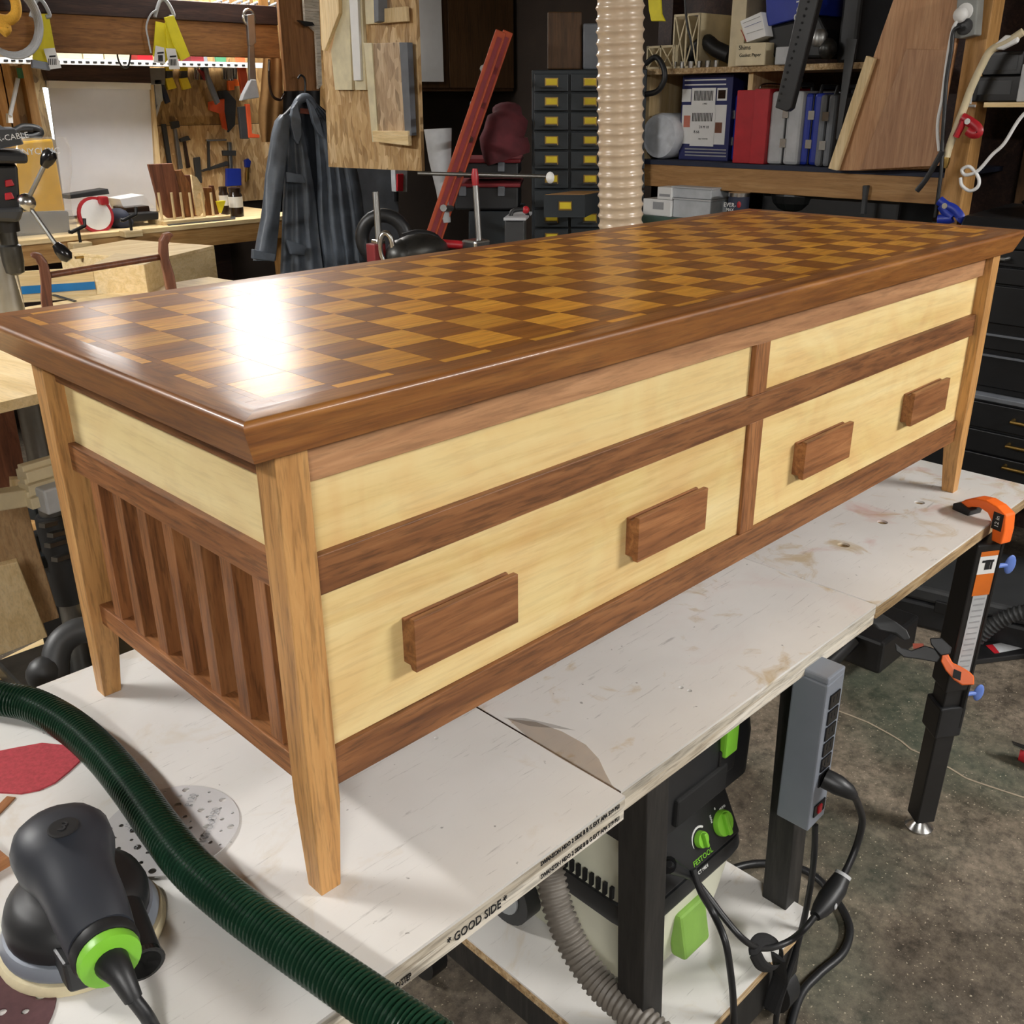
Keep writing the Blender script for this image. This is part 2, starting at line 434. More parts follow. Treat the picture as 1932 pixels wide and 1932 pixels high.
def plate(name, outer, holes, th, mat, parent, W):   # flat sheet with real holes; outer/holes: lists of (x,y)
    cu = bpy.data.curves.new('pl', 'CURVE'); cu.dimensions = '2D'; cu.fill_mode = 'BOTH'; cu.extrude = th / 2
    for loop in [outer] + holes:
        sp = cu.splines.new('POLY'); sp.points.add(len(loop) - 1)
        for pt, (x, y) in zip(sp.points, loop): pt.co = (x, y, 0, 1)
        sp.use_cyclic_u = True
    t = bpy.data.objects.new('pl', cu); COL.objects.link(t)
    bpy.context.view_layer.update()
    me = bpy.data.meshes.new_from_object(t.evaluated_get(bpy.context.evaluated_depsgraph_get()))
    bpy.data.objects.remove(t)
    me.materials.clear(); me.materials.append(MATS[mat])
    o = bpy.data.objects.new(name, me); place(o, W, parent)
    return o
def circ(cx, cy, r, n=20): return [(cx + r * math.cos(2 * math.pi * i / n), cy + r * math.sin(2 * math.pi * i / n)) for i in range(n)]
def smoothpath(pts, n):
    pts = [Vector(p) for p in pts]; out = []
    P = [pts[0] * 2 - pts[1]] + pts + [pts[-1] * 2 - pts[-2]]
    for i in range(1, len(P) - 2):
        for j in range(n):
            t = j / n; a, b, c, d = P[i - 1:i + 3]
            out.append(.5 * ((2 * b) + (c - a) * t + (2 * a - 5 * b + 4 * c - d) * t * t + (3 * b - a - 3 * c + d) * t ** 3))
    out.append(pts[-1]); return out
def resample(path, step):
    out = [path[0].copy()]; acc = 0
    for a, b in zip(path, path[1:]):
        L = (b - a).length; t = step - acc
        while t <= L and L > 0:
            out.append(a.lerp(b, t / L)); t += step
        acc = L - (t - step)
    return out
def ribbed(path, r, pitch, depth, n=20, duty=.5):
    p = resample(smoothpath(path, 24), pitch / 4)
    prof = [0, depth * .12, depth, depth * .95]
    return G().tube(p, [r - prof[i % 4] for i in range(len(p))], n)
def cord(path, r, n=8, sm=8): return G().tube(smoothpath(path, sm), r, n)

# ================================================================== THE SETTING
def struct(name, g, mat): return tag(part(name, g, mat), kind='structure')
X0, X1, Y0, Y1, ZC = -3.2, 4.9, -4.2, 4.95, 2.7
floor = struct('floor', G().lim(X0, X1, Y0, Y1, -.1, 0), 'concrete')
struct('ceiling', G().lim(X0, X1, Y0, Y1, ZC, ZC + .1), 'ceiling_paint')
wall_back = struct('wall_back', G().lim(X0, X1, Y1, Y1 + .1, 0, ZC), 'dark_wall')
struct('wall_right', G().lim(X1, X1 + .1, Y0, Y1, 0, ZC), 'dark_wall')
struct('wall_left', G().lim(X0 - .1, X0, Y0, Y1, 0, ZC), 'drywall')
struct('wall_front', G().lim(X0, X1, Y0 - .1, Y0, 0, ZC), 'drywall')
# hairline crack in the slab
cp = [onz(u, v, .0008) for u, v in [(1560, 1330), (1605, 1350), (1655, 1372), (1700, 1398), (1745, 1425), (1790, 1448), (1850, 1478), (1932, 1505), (2000, 1540)]]
cr = G()
for a, b in zip(cp, cp[1:]):
    m = a.lerp(b, .5) + Vector((random.uniform(-.01, .01), random.uniform(-.01, .01), 0))
    for p, q in ((a, m), (m, b)):
        n = Vector((-(q - p).y, (q - p).x, 0)).normalized() * .0028
        cr.prism([p - n, q - n, q + n, p + n], (0, 0, .0006))
part('floor_crack', cr, 'crack', floor)

# ------------------------------------------------------------------ ceiling lamps
for i, (x, y, z, ln, wd_, ang, st, lab) in enumerate(LAMPS):
    t = thing('shop_light', lab, 'ceiling lamp', (x, y, z), 'ceiling shop lights')
    R = Matrix.Rotation(R3(ang), 3, 'Z')
    obox('housing', 'lamp_body', t, (x, y, z + .04), (ln, wd_ + .03, .05), R, .005)
    gm, N, L, B = newmat('lamp_glow_%d' % i)
    B.inputs['Base Color'].default_value = (.9, .9, .9, 1)
    B.inputs['Emission Color'].default_value = (1.0, .98, .95, 1); B.inputs['Emission Strength'].default_value = st
    obox('diffuser', 'lamp_glow_%d' % i, t, (x, y, z), (ln - .06, wd_, .03), R, .005)
    for s in (-1, 1):
        a = Vector((x, y, z + .06)) + R @ Vector((s * ln * .35, 0, 0))
        part('chain', G().cyl(a, (a.x, a.y, ZC), .003, 6), 'steel', t)

# ================================================================== THE CHEST
LX, WY, LT, LB = 1.5777, .5412, .033, .024
TOP, SB = BZ + .5212, BZ + .481
chest = thing('blanket_chest', 'long wooden chest with chequered glossy top and pale drawer fronts, standing on the white bench', 'chest', (LX / 2, WY / 2, BZ))
for ix in (0, 1):
    for iy in (0, 1):
        def cx(w_): return (0, w_) if ix == 0 else (LX - w_, LX)
        def cy(w_): return (0, w_) if iy == 0 else (WY - w_, WY)
        rings = []
        for z, wd in ((BZ, LB), (BZ + .105, LT), (SB, LT)):
            (a, b), (c, d) = cx(wd), cy(wd)
            rings.append([(a, c, z), (b, c, z), (b, d, z), (a, d, z)])
        part('leg', G().loft(rings), 'oak_z', chest, bevel=.001)
def zz(a): return BZ + a
D = .013
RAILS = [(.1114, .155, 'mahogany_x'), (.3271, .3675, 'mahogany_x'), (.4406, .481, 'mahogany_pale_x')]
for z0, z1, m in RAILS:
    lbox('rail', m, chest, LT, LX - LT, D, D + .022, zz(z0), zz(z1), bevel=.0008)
    lbox('rail', 'mahogany_x', chest, LT, LX - LT, WY - D - .022, WY - D, zz(z0), zz(z1), bevel=.0008)
for z0, z1 in ((.113, .142), (.3315, .3665), (.444, .481)):
    lbox('rail', 'mahogany_y', chest, D, D + .05, LT, WY - LT, zz(z0), zz(z1), bevel=.0008)
    lbox('rail', 'mahogany_y', chest, LX - D - .05, LX - D, LT, WY - LT, zz(z0), zz(z1), bevel=.0008)
for z0, z1 in ((.3675, .4406), (.155, .3271)):
    lbox('stile', 'mahogany_z', chest, .766, .802, D + .001, D + .022, zz(z0), zz(z1), bevel=.0008)
for x0, x1 in ((LT, .766), (.802, LX - LT)):
    lbox('panel', 'birch_x', chest, x0, x1, D + .009, D + .018, zz(.3675), zz(.4406))
for x0, x1, hs in ((LT, .766, (.137, .501)), (.802, LX - LT, (.909, 1.283))):
    dr = lbox('drawer', 'birch_x', chest, x0 + .0008, x1 - .0008, D + .006, D + .02, zz(.1556), zz(.3265))
    for hx in hs:
        y0 = D + .006; z0 = zz(.2065); h = .061
        prof = [(0, .005), (-.0105, .005), (-.013, 0), (-.0205, 0), (-.0205, h), (-.013, h), (-.0125, h - .003), (-.0105, h - .006), (-.006, h - .0065), (-.003, h - .004), (0, h - .004)]
        part('handle', G().prism([(hx, y0 + a, z0 + b) for a, b in prof], (.149, 0, 0)), 'mahogany_handle', dr, bevel=.0006)
lbox('panel', 'birch_x', chest, LT, LX - LT, WY - D - .018, WY - D - .009, zz(.155), zz(.481))
for x0 in (D + .009, LX - D - .018):
    lbox('panel', 'birch_y', chest, x0, x0 + .009, LT, WY - LT, zz(.3665), zz(.444))
slat0 = None
for xs in (D + .004, LX - D - .044):
    for k in range(7):
        yc = .4578 - k * .0623
        W = Matrix.Translation((xs + .02, yc, zz(.2368)))
        if slat0 is None:
            slat0 = obox('slat', 'mahogany_z', chest, W.translation, (.04, .0228, .19), None, .0006)
        else: copyof(slat0, 'slat', W, chest)
for x0 in (.068, LX - .078):
    lbox('inner_side', 'mahogany_z', chest, x0, x0 + .01, LT, WY - LT, zz(.115), zz(.47))
lbox('bottom_panel', 'mahogany_x', chest, LT, LX - LT, LT, WY - LT, zz(.116), zz(.126))
# lid: mitred bandings, tiles, border strips
EX0, EX1, EY0, EY1 = -.039, LX + .0369, -.0255, WY + .0371
lid = lbox('lid', 'tile_dark', chest, EX0 + .02, EX1 - .02, EY0 + .02, EY1 - .02, SB + .001, TOP - .002)
BAND = .0325
prof = [(.0135, SB), (.0012, TOP - .0085), (.0004, TOP - .0060), (.0006, TOP - .0040), (.0016, TOP - .0020), (.0032, TOP - .0007), (.0054, TOP), (BAND, TOP), (BAND, SB)]
def bandring(sx, sy): return [((EX0 + i) if sx == 0 else (EX1 - i), (EY0 + i) if sy == 0 else (EY1 - i), z) for i, z in prof]
for a, b, m in (((0, 0), (1, 0), 'band_x'), ((1, 0), (1, 1), 'band_y'), ((1, 1), (0, 1), 'band_x'), ((0, 1), (0, 0), 'band_y')):
    eb = part('edge_band', G().loft([bandring(*a), bandring(*b)]), m, lid, smooth=35)
    eb.modifiers.new('weights', 'WEIGHTED_NORMAL').keep_sharp = True
FX0, FX1, FY0, FY1 = .0118, EX1 - .0508, .0256, EY1 - .0511
NX, NY = 25, 8
px_, py_ = (FX1 - FX0) / NX, (FY1 - FY0) / NY
proto = {}
def tile(kind, w_, d_, x, y, nm):
    key = (kind, round(w_, 5), round(d_, 5))
    W = Matrix.Translation((x, y, TOP - .002))
    if key not in proto:
        proto[key] = obox(nm, kind, lid, W.translation, (w_ - .0004, d_ - .0004, .004))
        return proto[key]
    return copyof(proto[key], nm, W, lid)
for i in range(NX):
    for j in range(NY):
        tile('tile_light' if (i + j) % 2 == 0 else 'tile_dark', px_, py_, FX0 + (i + .5) * px_, FY0 + (j + .5) * py_, 'tile')
lo, li = .0108, .0078
for xa_ in (FX0 - lo - li, FX1):
    for ya_ in (FY0 - lo - li, FY1):
        lbox('corner_inlay', 'tile_dark', lid, xa_, xa_ + lo + li, ya_, ya_ + lo + li, TOP - .004, TOP - .00006)
for i in range(NX):
    x = FX0 + (i + .5) * px_
    for j, yb, s in ((0, FY0, -1), (NY - 1, FY1, 1)):
        tile('tile_dark' if (i + j) % 2 == 0 else 'tile_light', px_, lo, x, yb + s * (li + lo / 2), 'border_strip')
for j in range(NY):
    y = FY0 + (j + .5) * py_
    for i, xb, s in ((0, FX0, -1), (NX - 1, FX1, 1)):
        tile('tile_dark' if (i + j) % 2 == 0 else 'tile_light', lo, py_, xb + s * (li + lo / 2), y, 'border_strip')
for s, yb in ((-1, FY0), (1, FY1)):
    lbox('inlay_line', 'tile_dark', lid, FX0 - li, FX1 + li, min(yb, yb + s * li), max(yb, yb + s * li), TOP - .004, TOP - .00002)
for s, xb in ((-1, FX0), (1, FX1)):
    lbox('inlay_line', 'tile_dark', lid, min(xb, xb + s * li), max(xb, xb + s * li), FY0, FY1, TOP - .004, TOP - .00002)

# ================================================================== THE BENCH
bench = thing('workbench', 'white-topped wooden workbench on black posts carrying the chest', 'workbench', (.6, .2, 0))
def rectpts(x0, x1, y0, y1, cx, cy): return [(x0 - cx, y0 - cy), (x1 - cx, y0 - cy), (x1 - cx, y1 - cy), (x0 - cx, y1 - cy)]
def worktop(nm, x0, x1, y0, y1, th, holes, mat, edge, parent):
    cx, cy = (x0 + x1) / 2, (y0 + y1) / 2
    hl = []
    for u, v, r in holes:
        p = onz(u, v, BZ); hl.append(circ(p.x - cx, p.y - cy, r, 16))
    o = plate(nm, rectpts(x0, x1, y0, y1, cx, cy), hl, .004, mat, parent, Matrix.Translation((cx, cy, BZ - .002)))
    hl2 = [list(h) for h in hl]
    plate('core', rectpts(x0, x1, y0, y1, cx, cy), hl2, th - .004, edge, o if parent is None else parent, Matrix.Translation((cx, cy, BZ - .004 - (th - .004) / 2)))
    return o
worktop('worktop', -.80, .3412, -.1215, .61, .017, [(823, 1392, .003)], 'worktop_clean', 'ply_edge', bench)
lbox('core', 'ply_edge', bench, -.80, .3412, -.1205, .61, BZ - .035, BZ - .0175)
worktop('worktop', .3452, .9885, -.1125, .61, .017, [(1285, 1297, .0035), (1301, 1303, .0035)], 'worktop_mid', 'ply_edge', bench)
lbox('core', 'ply_edge', bench, .3452, .9885, -.1115, .61, BZ - .035, BZ - .0175)
plain('stain_brown', (168, 142, 112), .6, var=.3, sc=60, alpha=.22)
lbox('panel_joint', 'bottle_brown', bench, .3413, .3451, -.112, .61, BZ - .03, BZ - .0012)
plain('stain_grey', (120, 112, 104), .6, var=.3, sc=60, alpha=.16)
part('stain', G().prism([onz(u, v, BZ + .0001) for u, v in ((958, 1356), (1010, 1362), (1060, 1380), (1105, 1405), (1130, 1432), (1142, 1458), (1155, 1482), (1168, 1494), (1060, 1432), (1000, 1395))], (0, 0, .00015)), 'stain_brown', bench)
part('stain', G().prism([onz(u, v, BZ + .0003) for u, v in ((950, 1354), (990, 1355), (1040, 1366), (1085, 1378), (1050, 1374), (1000, 1370))], (0, 0, .00015)), 'stain_grey', bench)
# printing on the sheet edges
ye = -.1225
for s, (u0, v0), (u1, v1), zo, sz in (('SWANSON HDO 2 SIDE B B G EXT APA 519 PS1', (1022, 1632), (1170, 1512), -.0085, .0085),
                                     ('SWANSON HDO 2 SIDE B B G EXT APA 519 PS1', (1022, 1650), (1170, 1530), -.0265, .0085),
                                     ('* GOOD SIDE *', (845, 1775), (957, 1690), -.021, .016),
                                     ('TON TWO STEP', (705, 1862), (775, 1815), -.0265, .011)):
    a = ony(u0, v0, ye).x; b = ony(u1, v1, ye).x
    o = text(s, sz, ((a + b) / 2, ye + .0006, BZ + zo), (1, 0, 0), (0, 0, 1), 'ink', bench)
    wd = max(p.co.x for p in o.data.vertices) - min(p.co.x for p in o.data.vertices)
    for p in o.data.vertices: p.co.x *= (b - a) / wd
lean = .05
def post(x, y, s=.047):
    z0, z1 = .10, BZ - .036
    def rg(z): 
        q = x + lean * (BZ - z); return [(q, y, z), (q + s, y, z), (q + s, y + s, z), (q, y + s, z)]
    part('post', G().loft([rg(z0), rg(z1)]), 'black_wood_z', bench, bevel=.002)
for x in (.414, .815):
    for y in (-.098, .44): post(x, y)
for x in (.414, .815):
    lbox('side_rail', 'black_metal', bench, x + .005, x + .045, -.05, .44, BZ - .1, BZ - .037)
    lbox('side_rail', 'black_wood_z', bench, x + .022, x + .052, -.1, .46, .13, .226)
lbox('back_rail', 'black_metal', bench, .46, .82, .45, .485, BZ - .1, BZ - .037)
lbox('front_rail', 'black_wood_z', bench, .48, .845, -.132, -.102, .13, .226)
SH = BZ - .55
lbox('shelf', 'worktop_clean', bench, .412, .872, -.138, .49, SH - .004, SH)
lbox('shelf_core', 'ply_edge_tan', bench, .412, .872, -.138, .49, SH - .022, SH - .004)
for x, y in ((.86, -.08), (.46, -.08), (.455, .43), (.86, .43)):
    part('caster', G().cyl((x - .018, y, .052), (x + .018, y, .052), .05, 20).box((x, y, .1), (.05, .06, .012)), 'black_plastic', bench, smooth=40)
    part('caster_fork', G().lim(x - .025, x - .021, y - .02, y + .02, .04, .12).lim(x + .021, x + .025, y - .02, y + .02, .04, .12), 'steel', bench)

ext = worktop('plywood_extension', .992, 1.706, -.1135, .60, .026, [(1592, 1028, .011), (1665, 985, .010), (1735, 948, .010)], 'worktop_stained', 'ply_edge_tan', None)
tag(ext, 'stained white plywood panel butted onto the right end of the workbench', 'plywood panel')

def onplane(u, v, p0, n):
    d = ray(u, v); n = Vector(n); return CAM + d * ((Vector(p0) - CAM).dot(n) / d.dot(n))
V = Vector
# ================================================================== ON THE BENCH
# random-orbit sander
SCt = onz(156, 1748, BZ + .008)
sx, sy = SCt.x, SCt.y
sander = thing('random_orbit_sander', 'black round-headed sander with a lime collar lying on the white bench', 'sander', (sx, sy, BZ))
part('interface_pad', G().lathe([(.06, 0), (.077, .001), (.078, .006), (.075, .0115), (.06, .012)], (sx, sy, BZ), 48), 'cream_foam', sander, smooth=40)
part('backing_pad', G().lathe([(.06, .012), (.0715, .0125), (.0725, .017), (.068, .026), (.05, .03)], (sx, sy, BZ), 48), 'grey_metal', sander, smooth=40)
part('shroud', G().lathe([(.052, .026), (.0655, .028), (.066, .040), (.062, .052), (.050, .062), (.040, .066), (.034, .072)], (sx, sy, BZ), 40), 'black_plastic', sander, smooth=45)
tail = onz(203, 1800, BZ + .066)
td = V((tail.x - sx, tail.y - sy, 0)).normalized(); tn = V((-td.y, td.x, 0))
hd = V((sx, sy, BZ + .100)) - td * .004
def sect(c, hw, hh, n=24, e=2.3):
    out = []
    for i in range(n):
        a = 2 * math.pi * i / n; ca, sa = math.cos(a), math.sin(a)
        out.append(c + tn * hw * math.copysign(abs(ca) ** (2 / e), ca) + V((0, 0, 1)) * hh * math.copysign(abs(sa) ** (2 / e), sa))
    return out
tl = (tail - hd).dot(td)
rings = []
for t, hw, hh, dz in ((-.048, .006, .006, 0), (-.046, .017, .016, 0), (-.040, .028, .024, 0), (-.028, .0395, .031, 0), (-.010, .045, .036, .001), (.010, .044, .036, 0), (.024, .0385, .034, -.003), (.034, .035, .033, -.006), (.05, .033, .032, -.010), (.07, .0325, .031, -.016), (.086, .031, .030, -.022), (tl - .012, .029, .028, tail.z - hd.z + .002)):
    rings.append(sect(hd + td * t + V((0, 0, dz)), hw, hh))
part('grip', G().loft(rings), 'black_soft', sander, smooth=50)
part('neck', G().lathe([(.040, .06), (.034, .068), (.032, .09)], (sx, sy, BZ), 30), 'black_plastic', sander, smooth=45)
axis = (tail - (hd + td * .08 + V((0, 0, -.02)))).normalized()
RT = basis(td, (0, 0, 1)); RL = Matrix((tn, V((0, 0, 1)), td)).transposed()
part('tail_cap', G().lathe([(.029, -.022), (.0295, -.004), (.027, 0)], tail, 28, RL), 'black_plastic', sander, smooth=40)
part('collar', G().lathe([(.020, 0), (.0262, .0005), (.027, .004), (.0262, .010), (.021, .0115), (.012, .012)], tail, 28, RL), 'lime', sander, smooth=35)
c_end = onz(252, 1885, BZ + .045)
cd = (c_end - tail).normalized()
part('strain_relief', G().tube([tail + td * .006, tail + td * .014, tail + td * .03 + V((.003, 0, -.004)), c_end], [.0150, .0145, .0105, .0078], 18), 'black_plastic', sander, smooth=40)
# lower rear foot and dust outlet
fa = [onz(u, v, BZ + .013) for u, v in ((76, 1790), (132, 1876), (215, 1852), (262, 1770), (150, 1745))]
part('rear_foot', G().prism(fa, (0, 0, .034)), 'black_plastic', sander, bevel=.003)
dp = onz(273, 1820, BZ + .032); dq = onz(232, 1720, BZ + .04)
part('dust_outlet', G().tube([dq, dq.lerp(dp, .6), dp], [.019, .018, .0175], 22), 'black_plastic', sander, smooth=40)
dax = (dp - dq).normalized(); RD = basis(tn if abs(dax.dot(tn)) < .9 else td, None, dax)
part('outlet_rim', G().lathe([(.0185, -.006), (.019, 0), (.0158, .0004), (.0150, -.01)], dp, 22, RD), 'black_gloss', sander, smooth=40)
part('outlet_bore', G().lathe([(.0150, .0008), (.002, .0008)], dp, 22, RD), 'dark_hole', sander)
gb = onz(94, 1776, BZ + .035)
obox('slide_button', 'lime', sander, gb, (.004, .010, .011), basis(td, (0, 0, 1)), .001)
for k in range(5):
    v_ = onz(232 + k * 3, 1738 + k * 9, BZ + .052)
    obox('vent_slot', 'dark_hole', sander, v_, (.0022, .012, .003), basis(td, tn))
tp = hd + V((0, 0, .0362)) + td * .0
p3_ = onz(120, 1566, BZ + .134)
part('badge', G().lathe([(.0135, 0), (.0135, .001), (.012, .0012)], V((p3_.x, p3_.y, BZ + .1362)), 28), 'black_plastic', sander)
text('3', .017, (p3_.x, p3_.y, BZ + .1378), V((1, -1, 0)), V((1, 1, 0)), 'ink', sander, depth=.0006)
# its flexible lead
lead = [c_end, onz(275, 1915, BZ + .03), onz(292, 1945, BZ + .012), onz(320, 2000, BZ + .006), onz(420, 2050, BZ + .006)]
part('power_lead', cord(lead, .0062, 12), 'black_plastic', sander, smooth=60)

# green ribbed extraction hose
hp = [(-60, 1300, .03), (0, 1317, .026), (60, 1330, .024), (130, 1368, .0225), (195, 1425, .0225), (255, 1498, .0225), (305, 1568, .0225), (360, 1637, .0225), (440, 1706, .0225), (530, 1772, .0225), (625, 1838, .0225), (700, 1890, .0225), (765, 1935, .0228), (860, 1995, .018), (960, 2040, -.03)]
solo('extraction_hose', ribbed([onz(u, v, BZ + z) for u, v, z in hp], .0226, .0056, .0042, 22), 'green_hose', 'dark green ribbed suction hose curving across the white bench', 'hose', smooth=35)

# perforated white disc P120
dc = V((-.0626, .2029, BZ + .0028))
holes = []
for rr, n_, hr, ph in ((.0, 1, .0042, 0), (.022, 6, .0028, .3), (.022, 6, .0016, .8), (.040, 8, .0042, .1), (.041, 8, .002, .5), (.056, 9, .0026, .2), (.058, 9, .0018, .55), (.067, 8, .0042, 0.05), (.068, 8, .0018, .4)):
    for k in range(n_):
        a = 2 * math.pi * k / n_ + ph; holes.append(circ(rr * math.cos(a), rr * math.sin(a), hr, 10))
disc = plate('sanding_disc', circ(0, 0, .075, 64), holes, .0012, 'abrasive_white', None, Matrix.Translation(dc) @ Matrix.Rotation(.02, 4, 'Y'))
tag(disc, 'round white perforated sanding disc half under the green hose', 'sanding disc')
for k in range(7):
    a = .6 + 2 * math.pi * k / 7; p = dc + V((.048 * math.cos(a), .048 * math.sin(a), .0012))
    text('P120', .011, p, V((1, 1, 0)), V((-1, 1, 0)), 'ink_grey', disc, depth=.0001)
for k in range(2):
    p = dc + V((.03 - .065 * k, -.034 + .06 * k, .0012)); text('FESTOOL', .009, p, V((1, 1, 0)), V((-1, 1, 0)), 'ink_grey', disc, depth=.0001)
off = onz(452, 1540, BZ) - V((-.0626, .2029, BZ))
bc = onz(107, 1888, BZ) - off
holes = []
for rr, n_, hr in ((.0, 1, .005), (.03, 6, .0042), (.05, 8, .0035), (.062, 8, .0048)):
    for k in range(n_):
        a = 2 * math.pi * k / n_ + rr * 20; holes.append(circ(rr * math.cos(a), rr * math.sin(a), hr, 10))
bd = plate('sanding_disc', circ(0, 0, .075, 64), holes, .0016, 'abrasive_brown', None, Matrix.Translation((bc.x, bc.y, BZ + .0012)))
tag(bd, 'round brown perforated sanding disc in the near corner below the sander', 'sanding disc')
mesh_p = [onz(u, v, BZ) for u, v in ((-70, 1440), (-30, 1424), (0, 1419), (35, 1412), (80, 1404), (122, 1408), (140, 1424), (151, 1438), (132, 1456), (105, 1478), (75, 1492), (40, 1499), (0, 1497), (-40, 1490), (-70, 1470))]
solo('abrasive_mesh', G().prism(mesh_p, (0, 0, .0022)), 'abrasive_red', 'red woven abrasive mesh piece left of the green hose', 'abrasive pad')
def scrap(c0, c1, wd, h, nm, lab, mat):
    a, b = onz(*c0, BZ), onz(*c1, BZ); d = (b - a); L_ = d.length; d.normalize()
    o = obox(nm, mat, None, (a + b) / 2 + V((-d.y, d.x, 0)) * 0 + V((0, 0, h / 2)), (L_, wd, h), basis(d, (-d.y, d.x, 0)), .001)
    return tag(o, lab, 'wood offcut')
scrap((-60, 1590), (22, 1505), .012, .0022, 'wood_offcut', 'thin brown wood strip under the red abrasive mesh', 'mahogany_handle')
scrap((-40, 1650), (8, 1622), .03, .012, 'wood_offcut', 'small reddish wood block at the bench edge above the sander', 'mahogany_handle')

# ================================================================== UNDER THE BENCH
vx0, vx1, vy0, vy1, vz = .502, .792, -.030, .30, SH
vac = thing('dust_extractor', 'white and black dust extractor with lime knobs on the bench shelf', 'vacuum cleaner', ((vx0 + vx1) / 2, .13, vz))
def rr_ring(x0, x1, y0, y1, z, r, n=6):
    out = []
    for cx_, cy_, a0 in ((x1 - r, y1 - r, 0), (x0 + r, y1 - r, 90), (x0 + r, y0 + r, 180), (x1 - r, y0 + r, 270)):
        for i in range(n + 1):
            a = R3(a0 + 90 * i / n); out.append((cx_ + r * math.cos(a), cy_ + r * math.sin(a), z))
    return out
def rbody(levels): return G().loft([rr_ring(*l) for l in levels])
part('tub', rbody([(vx0 + .02, vx1 - .05, vy0 + .012, vy1 - .02, vz + .008, .04), (vx0 + .008, vx1 - .022, vy0 + .006, vy1 - .01, vz + .07, .045), (vx0, vx1, vy0, vy1, vz + .142, .05)]), 'vac_white', vac, smooth=50)
part('seal_band', rbody([(vx0 - .003, vx1 + .003, vy0 - .006, vy1 + .003, vz + .142, .05), (vx0 - .005, vx1 + .005, vy0 - .012, vy1 + .005, vz + .156, .05), (vx0 - .003, vx1 + .003, vy0 - .008, vy1 + .003, vz + .180, .05)]), 'black_plastic', vac, smooth=40)
part('motor_head', rbody([(vx0 + .002, vx1 - .002, vy0 + .004, vy1, vz + .180, .05), (vx0 + .012, vx1 - .004, vy0 + .03, vy1 - .01, vz + .25, .05), (vx0 + .03, vx1 - .02, vy0 + .07, vy1 - .03, vz + .315, .05)]), 'vac_white', vac, smooth=50)
# sloping control panel
pa, pb = V((vx0 + .035, vy0 - .008, vz + .183)), V((vx0 + .035, vy0 + .042, vz + .305))
pn = V((0, -(pb.z - pa.z), pb.y - pa.y)).normalized(); pu = (pb - pa).normalized()
panel = part('control_panel', G().prism([pa, V((vx1 - .025, pa.y, pa.z)), V((vx1 - .035, pb.y, pb.z)), pb], -pn * .03), 'black_plastic', vac, bevel=.004)
for u, v, r in ((1361, 1552, .0215), (1320, 1583, .0135)):
    c = onplane(u, v, pa, pn); RK = basis((1, 0, 0), None, pn)
    k = part('knob', G().lathe([(r, 0), (r, .006), (r * .93, .009), (r * .5, .0095)], c, 28, RK), 'lime', panel, smooth=35)
    part('knob_grip', G().box(c + pn * .012, (r * .45, r * 1.75, .008), RK), 'lime', k, bevel=.002)
c = onplane(1320, 1583, pa, pn)
part('dial_arc', G().tube([c + pn * .0006 + (V((1, 0, 0)) * math.cos(a) + pu * math.sin(a)) * .0195 for a in [R3(200 - 150 * i / 14) for i in range(15)]], [.0004 + .0018 * i / 14 for i in range(15)], 6), 'white', panel)
for s, u, v, sz in (('FESTOOL', 1326, 1617, .0125), ):
    text(s, sz, onplane(u, v, pa, pn) + pn * .0006, (1, 0, 0), pu, 'lime', panel)
text('CT MIDI', .0075, onplane(1326, 1640, pa, pn) + pn * .0006, (1, 0, 0), pu, 'white', panel)
text('AUTO', .006, onplane(1362, 1524, pa, pn) + pn * .0006, (1, 0, 0), pu, 'white', panel)
text('0', .006, onplane(1348, 1526, pa, pn) + pn * .0006, (1, 0, 0), pu, 'white', panel)
text('MAN', .006, onplane(1341, 1545, pa, pn) + pn * .0006, pu, (-1, 0, 0), 'white', panel)
# top hose garage box
part('hose_garage', rbody([(vx0 + .0, vx1 - .0, vy0 - .004, vy1 - .01, vz + .300, .03), (vx0, vx1, vy0 - .006, vy1 - .01, vz + .38, .03), (vx0 + .008, vx1 - .008, vy0 + .004, vy1 - .02, vz + .452, .03)]), 'black_plastic', vac, smooth=40)
part('carry_recess', G().box(((vx0 + vx1) / 2 - .01, vy0 - .006, vz + .335), (.13, .012, .05)), 'dark_hole', vac, bevel=.004)
lt = ony(1381, 1385, vy0 - .012)
part('latch', G().box((lt.x, vy0 - .008, lt.z), (.034, .014, .075)), 'lime', vac, bevel=.004)
part('latch_seat', G().box((lt.x, vy0 - .004, lt.z - .05), (.044, .01, .05)), 'black_metal', vac, bevel=.003)
fp_ = ony(1304, 1748, vy0 - .006)
part('bag_flap', G().box((fp_.x, vy0 + .000, max(fp_.z, vz + .06)), (.07, .03, .085), Matrix.Rotation(-.2, 3, 'X')), 'lime_paper', vac, bevel=.006)
part('bag_clip', G().box((fp_.x + .01, vy0 + .008, vz + .026), (.05, .03, .03)), 'black_plastic', vac, bevel=.006)
for k in range(9):
    part('vent_slot', G().box((vx0 - .001, .125 - k * .0135, vz + .197), (.006, .0055, .022)), 'dark_hole', vac)
for x in (vx0 - .002, vx1 + .002):
    wl = part('wheel', G().cyl((x - .02, .235, vz + .062), (x + .02, .235, vz + .062), .060, 28), 'black_plastic', vac, smooth=40)
    part('wheel_disc', G().cyl((x - .0235, .235, vz + .062), (x + .0235, .235, vz + .062), .038, 24), 'vac_grey', wl, smooth=40)
for x in (vx0 + .05, vx1 - .05):
    part('caster', G().cyl((x - .012, vy0 + .04, vz + .016), (x + .012, vy0 + .04, vz + .016), .016, 16), 'black_plastic', vac, smooth=40)
part('hose_socket', G().cyl((.70, vy1 - .012, vz + .27), (.80, vy1 - .05, vz + .30), .03, 18), 'vac_grey', vac, smooth=40)
